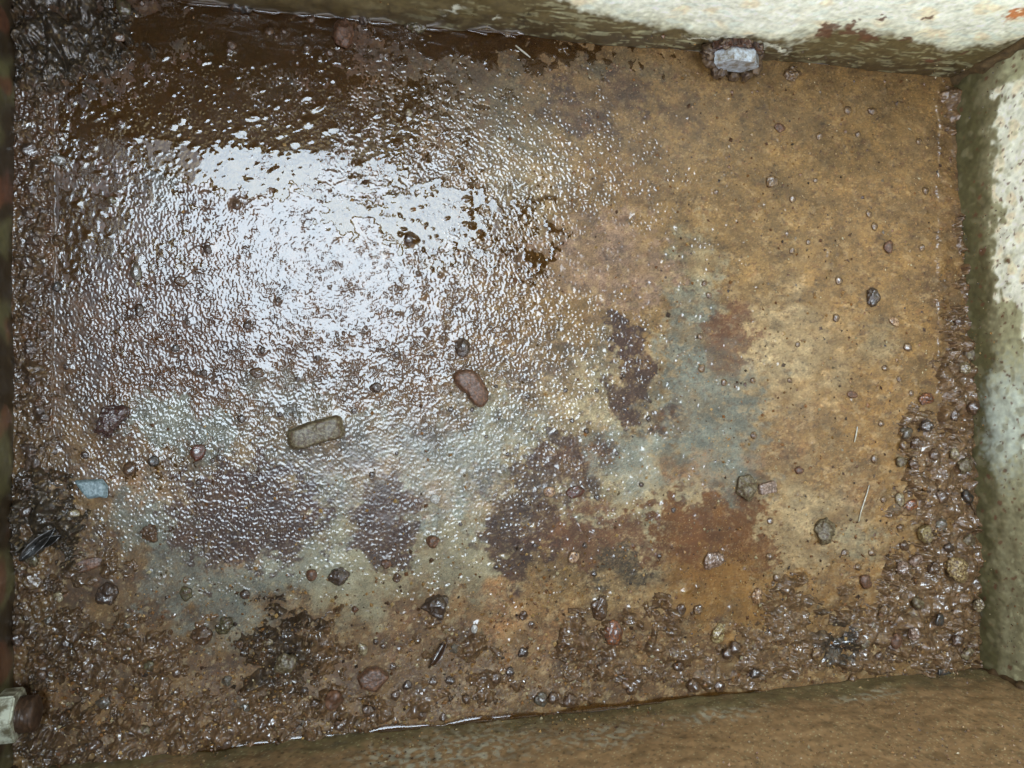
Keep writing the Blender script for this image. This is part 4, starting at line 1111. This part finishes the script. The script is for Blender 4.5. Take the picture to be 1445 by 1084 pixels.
# ---------------------------------------------------------------- straw, leaf, twigs
M_straw = plain_mat('straw', (205, 195, 165), .4, vary=.3, scale=200, coat=.8)
M_twig = plain_mat('twig', (110, 84, 52), .5, vary=.4, scale=200, coat=.8)
M_leaf = plain_mat('dead_leaf', (96, 62, 34), .45, vary=.5, scale=120, coat=.9)
M_dleaf = plain_mat('black_leaf', (44, 40, 34), .4, vary=.5, scale=120, coat=.9)
def stalk(name, uvs, r_px, mat, label, cat, lift=1.2):
    pts = []
    for i in range(len(uvs) - 1):
        for t in np.linspace(0, 1, 8)[:-1]:
            u, v = uvs[i][0] * (1 - t) + uvs[i + 1][0] * t, uvs[i][1] * (1 - t) + uvs[i + 1][1] * t
            q = at(u, v); q.z = floor_z(u, v) + r_px * .0006 * lift; pts.append(q)
    zs = [p.z for p in pts]
    for i in range(len(pts)): pts[i].z = float(np.mean(zs[max(0, i - 4):i + 5]))
    q = at(*uvs[-1]); q.z = pts[-1].z; pts.append(q)
    rad = [r_px * .0006 * (.55 + .45 * math.sin(math.pi * min(1, max(0, .12 + .8 * i / (len(pts) - 1))))) for i in range(len(pts))]
    o = link(name, tube(name, pts, rad, (200, 190, 160), 8, 3, .1), mat)
    return put(o, label, cat)
stalk('straw', [(727, 65), (737, 73), (748, 82)], 1.6, M_straw, 'short pale straw lying below the upper wall left of the bolt', 'straw')
stalk('straw', [(1209, 602), (1207, 613), (1205, 624)], 1.3, M_straw, 'short white straw on the plain right floor, upper of two', 'straw')
stalk('straw', [(1226, 684), (1221, 700), (1214, 722), (1211, 736)], 1.2, M_straw, 'long thin pale straw on the lower right floor, lower of two', 'straw')
stalk('twig', [(1342, 616), (1356, 634), (1368, 650), (1376, 664)], 1.8, M_twig, 'thin brown twig slanting over the right mud bank', 'twig')
stalk('twig', [(1352, 690), (1362, 706), (1375, 732)], 2.0, M_twig, 'brown twig in the right mud bank against the wall', 'twig')
stalk('straw', [(1300, 757), (1314, 754), (1326, 753)], 1.3, M_twig, 'thin yellowish stem lying beside the pale olive oval stone', 'straw')
stalk('twig', [(1385, 937), (1400, 941), (1413, 944)], 1.5, M_twig, 'dark twig end in the lower right corner', 'twig')
stalk('twig', [(322, 735), (332, 746), (342, 757)], 1.3, M_twig, 'fine dark twig on the large purple rust patch', 'twig')
def leaf(uv0, uv1, w_px, mat, label, fold=.4, seed=0):
    a, b = at(*uv0), at(*uv1)
    d = (b - a); L = d.length; d.normalize()
    s = Vector((-d.y, d.x, 0))
    vs_, fs = [], []
    K, Wn = 22, 9
    rg = random.Random(seed)
    z0 = max(floor_z(*uv0), floor_z(*uv1), floor_z((uv0[0] + uv1[0]) / 2, (uv0[1] + uv1[1]) / 2))
    for i in range(K):
        t = i / (K - 1)
        wd = w_px * .0006 * max(.03, math.sin(math.pi * t ** .85)) ** .8
        for j in range(Wn):
            q = (j / (Wn - 1) - .5) * 2
            zz = fold * abs(q) * wd + .0012 * math.sin(5 * t + seed) + .0003 * rg.uniform(-1, 1)
            vs_.append(tuple(a + d * (t * L) + s * (q * wd * .5) + Vector((0, 0, z0 + .0016 + zz))))
    for i in range(K - 1):
        for j in range(Wn - 1):
            fs.append((i * Wn + j, i * Wn + j + 1, (i + 1) * Wn + j + 1, (i + 1) * Wn + j))
    o = link('leaf', raw_mesh('leaf', vs_, fs, True), mat)
    so_ = o.modifiers.new('thickness', 'SOLIDIFY'); so_.thickness = .0004
    return put(o, label, 'leaf')
leaf((606, 938), (632, 898), 11, M_leaf, 'narrow folded brown leaf standing in the lower middle mud', .9, 1)
leaf((34, 788), (84, 742), 15, M_dleaf, 'curled black leaf on the dark mud heap at the left wall', .5, 2)
leaf((55, 770), (92, 752), 12, M_dleaf, 'second black leaf fragment under the curled leaf at the left wall', .5, 3)

# ---------------------------------------------------------------- ground, and the added sky blocker overhead
M_ground = plain_mat('yard_ground', (.10, .08, .06), .9, vary=.4, scale=3, albedo=True)
bm = bmesh.new(); bmesh.ops.create_grid(bm, x_segments=2, y_segments=2, size=60)
me = bpy.data.meshes.new('ground'); bm.to_mesh(me); bm.free()
g = put(link('ground', me, M_ground), kind='structure'); g.location = (0, 0, -.03)
# unseen dark cover, added so its gap shapes the sky reflected in water
M_blocker = plain_mat('sky_blocker_dark', (.035, .03, .026), .8, vary=.3, scale=2, albedo=True)
HR = 5.0
def sky_blocker():
    k = 1 + HR / CAM_H
    hx0, hx1 = at(205, 400).x * k, at(712, 400).x * k
    hy0, hy1 = at(464, 650).y * k, at(464, 190).y * k
    x0, x1, y0, y1 = at(30, 500).x * k - .4, hx1 + 4.5, at(464, 1040).y * k - .3, hy1 + 3.5
    bm = bmesh.new()
    def slab(ax, bx, ay, by, z, t):
        r_ = bmesh.ops.create_cube(bm, size=1)
        for vt in r_['verts']:
            vt.co = Vector(((ax + bx) / 2 + vt.co.x * (bx - ax), (ay + by) / 2 + vt.co.y * (by - ay), z + (vt.co.z + .5) * t))
    slab(x0, hx0, y0, y1, HR, .1)
    slab(hx1, x1, y0, y1, HR, .1)
    slab(hx0, hx1, y0, hy0, HR, .1)
    slab(hx0, hx1, hy1, y1, HR, .1)
    for i in range(8):                       # bars under the added cover
        y = y0 + .3 + i * (y1 - y0 - .6) / 7
        if hy0 - .1 < y < hy1 + .1:
            slab(x0, hx0 - .01, y - .04, y + .04, HR - .15, .148); slab(hx1 + .01, x1, y - .04, y + .04, HR - .15, .148)
        else:
            slab(x0, x1, y - .04, y + .04, HR - .15, .148)
    for (px_, py_) in ((x0 + .1, y0 + .1), (x1 - .1, y0 + .1), (x0 + .1, y1 - .1), (x1 - .1, y1 - .1)):
        slab(px_ - .06, px_ + .06, py_ - .06, py_ + .06, -.03, HR - .13)
    me = bpy.data.meshes.new('sky_blocker'); bm.to_mesh(me); bm.free()
    put(link('added_sky_blocker', me, M_blocker), kind='structure')
sky_blocker()
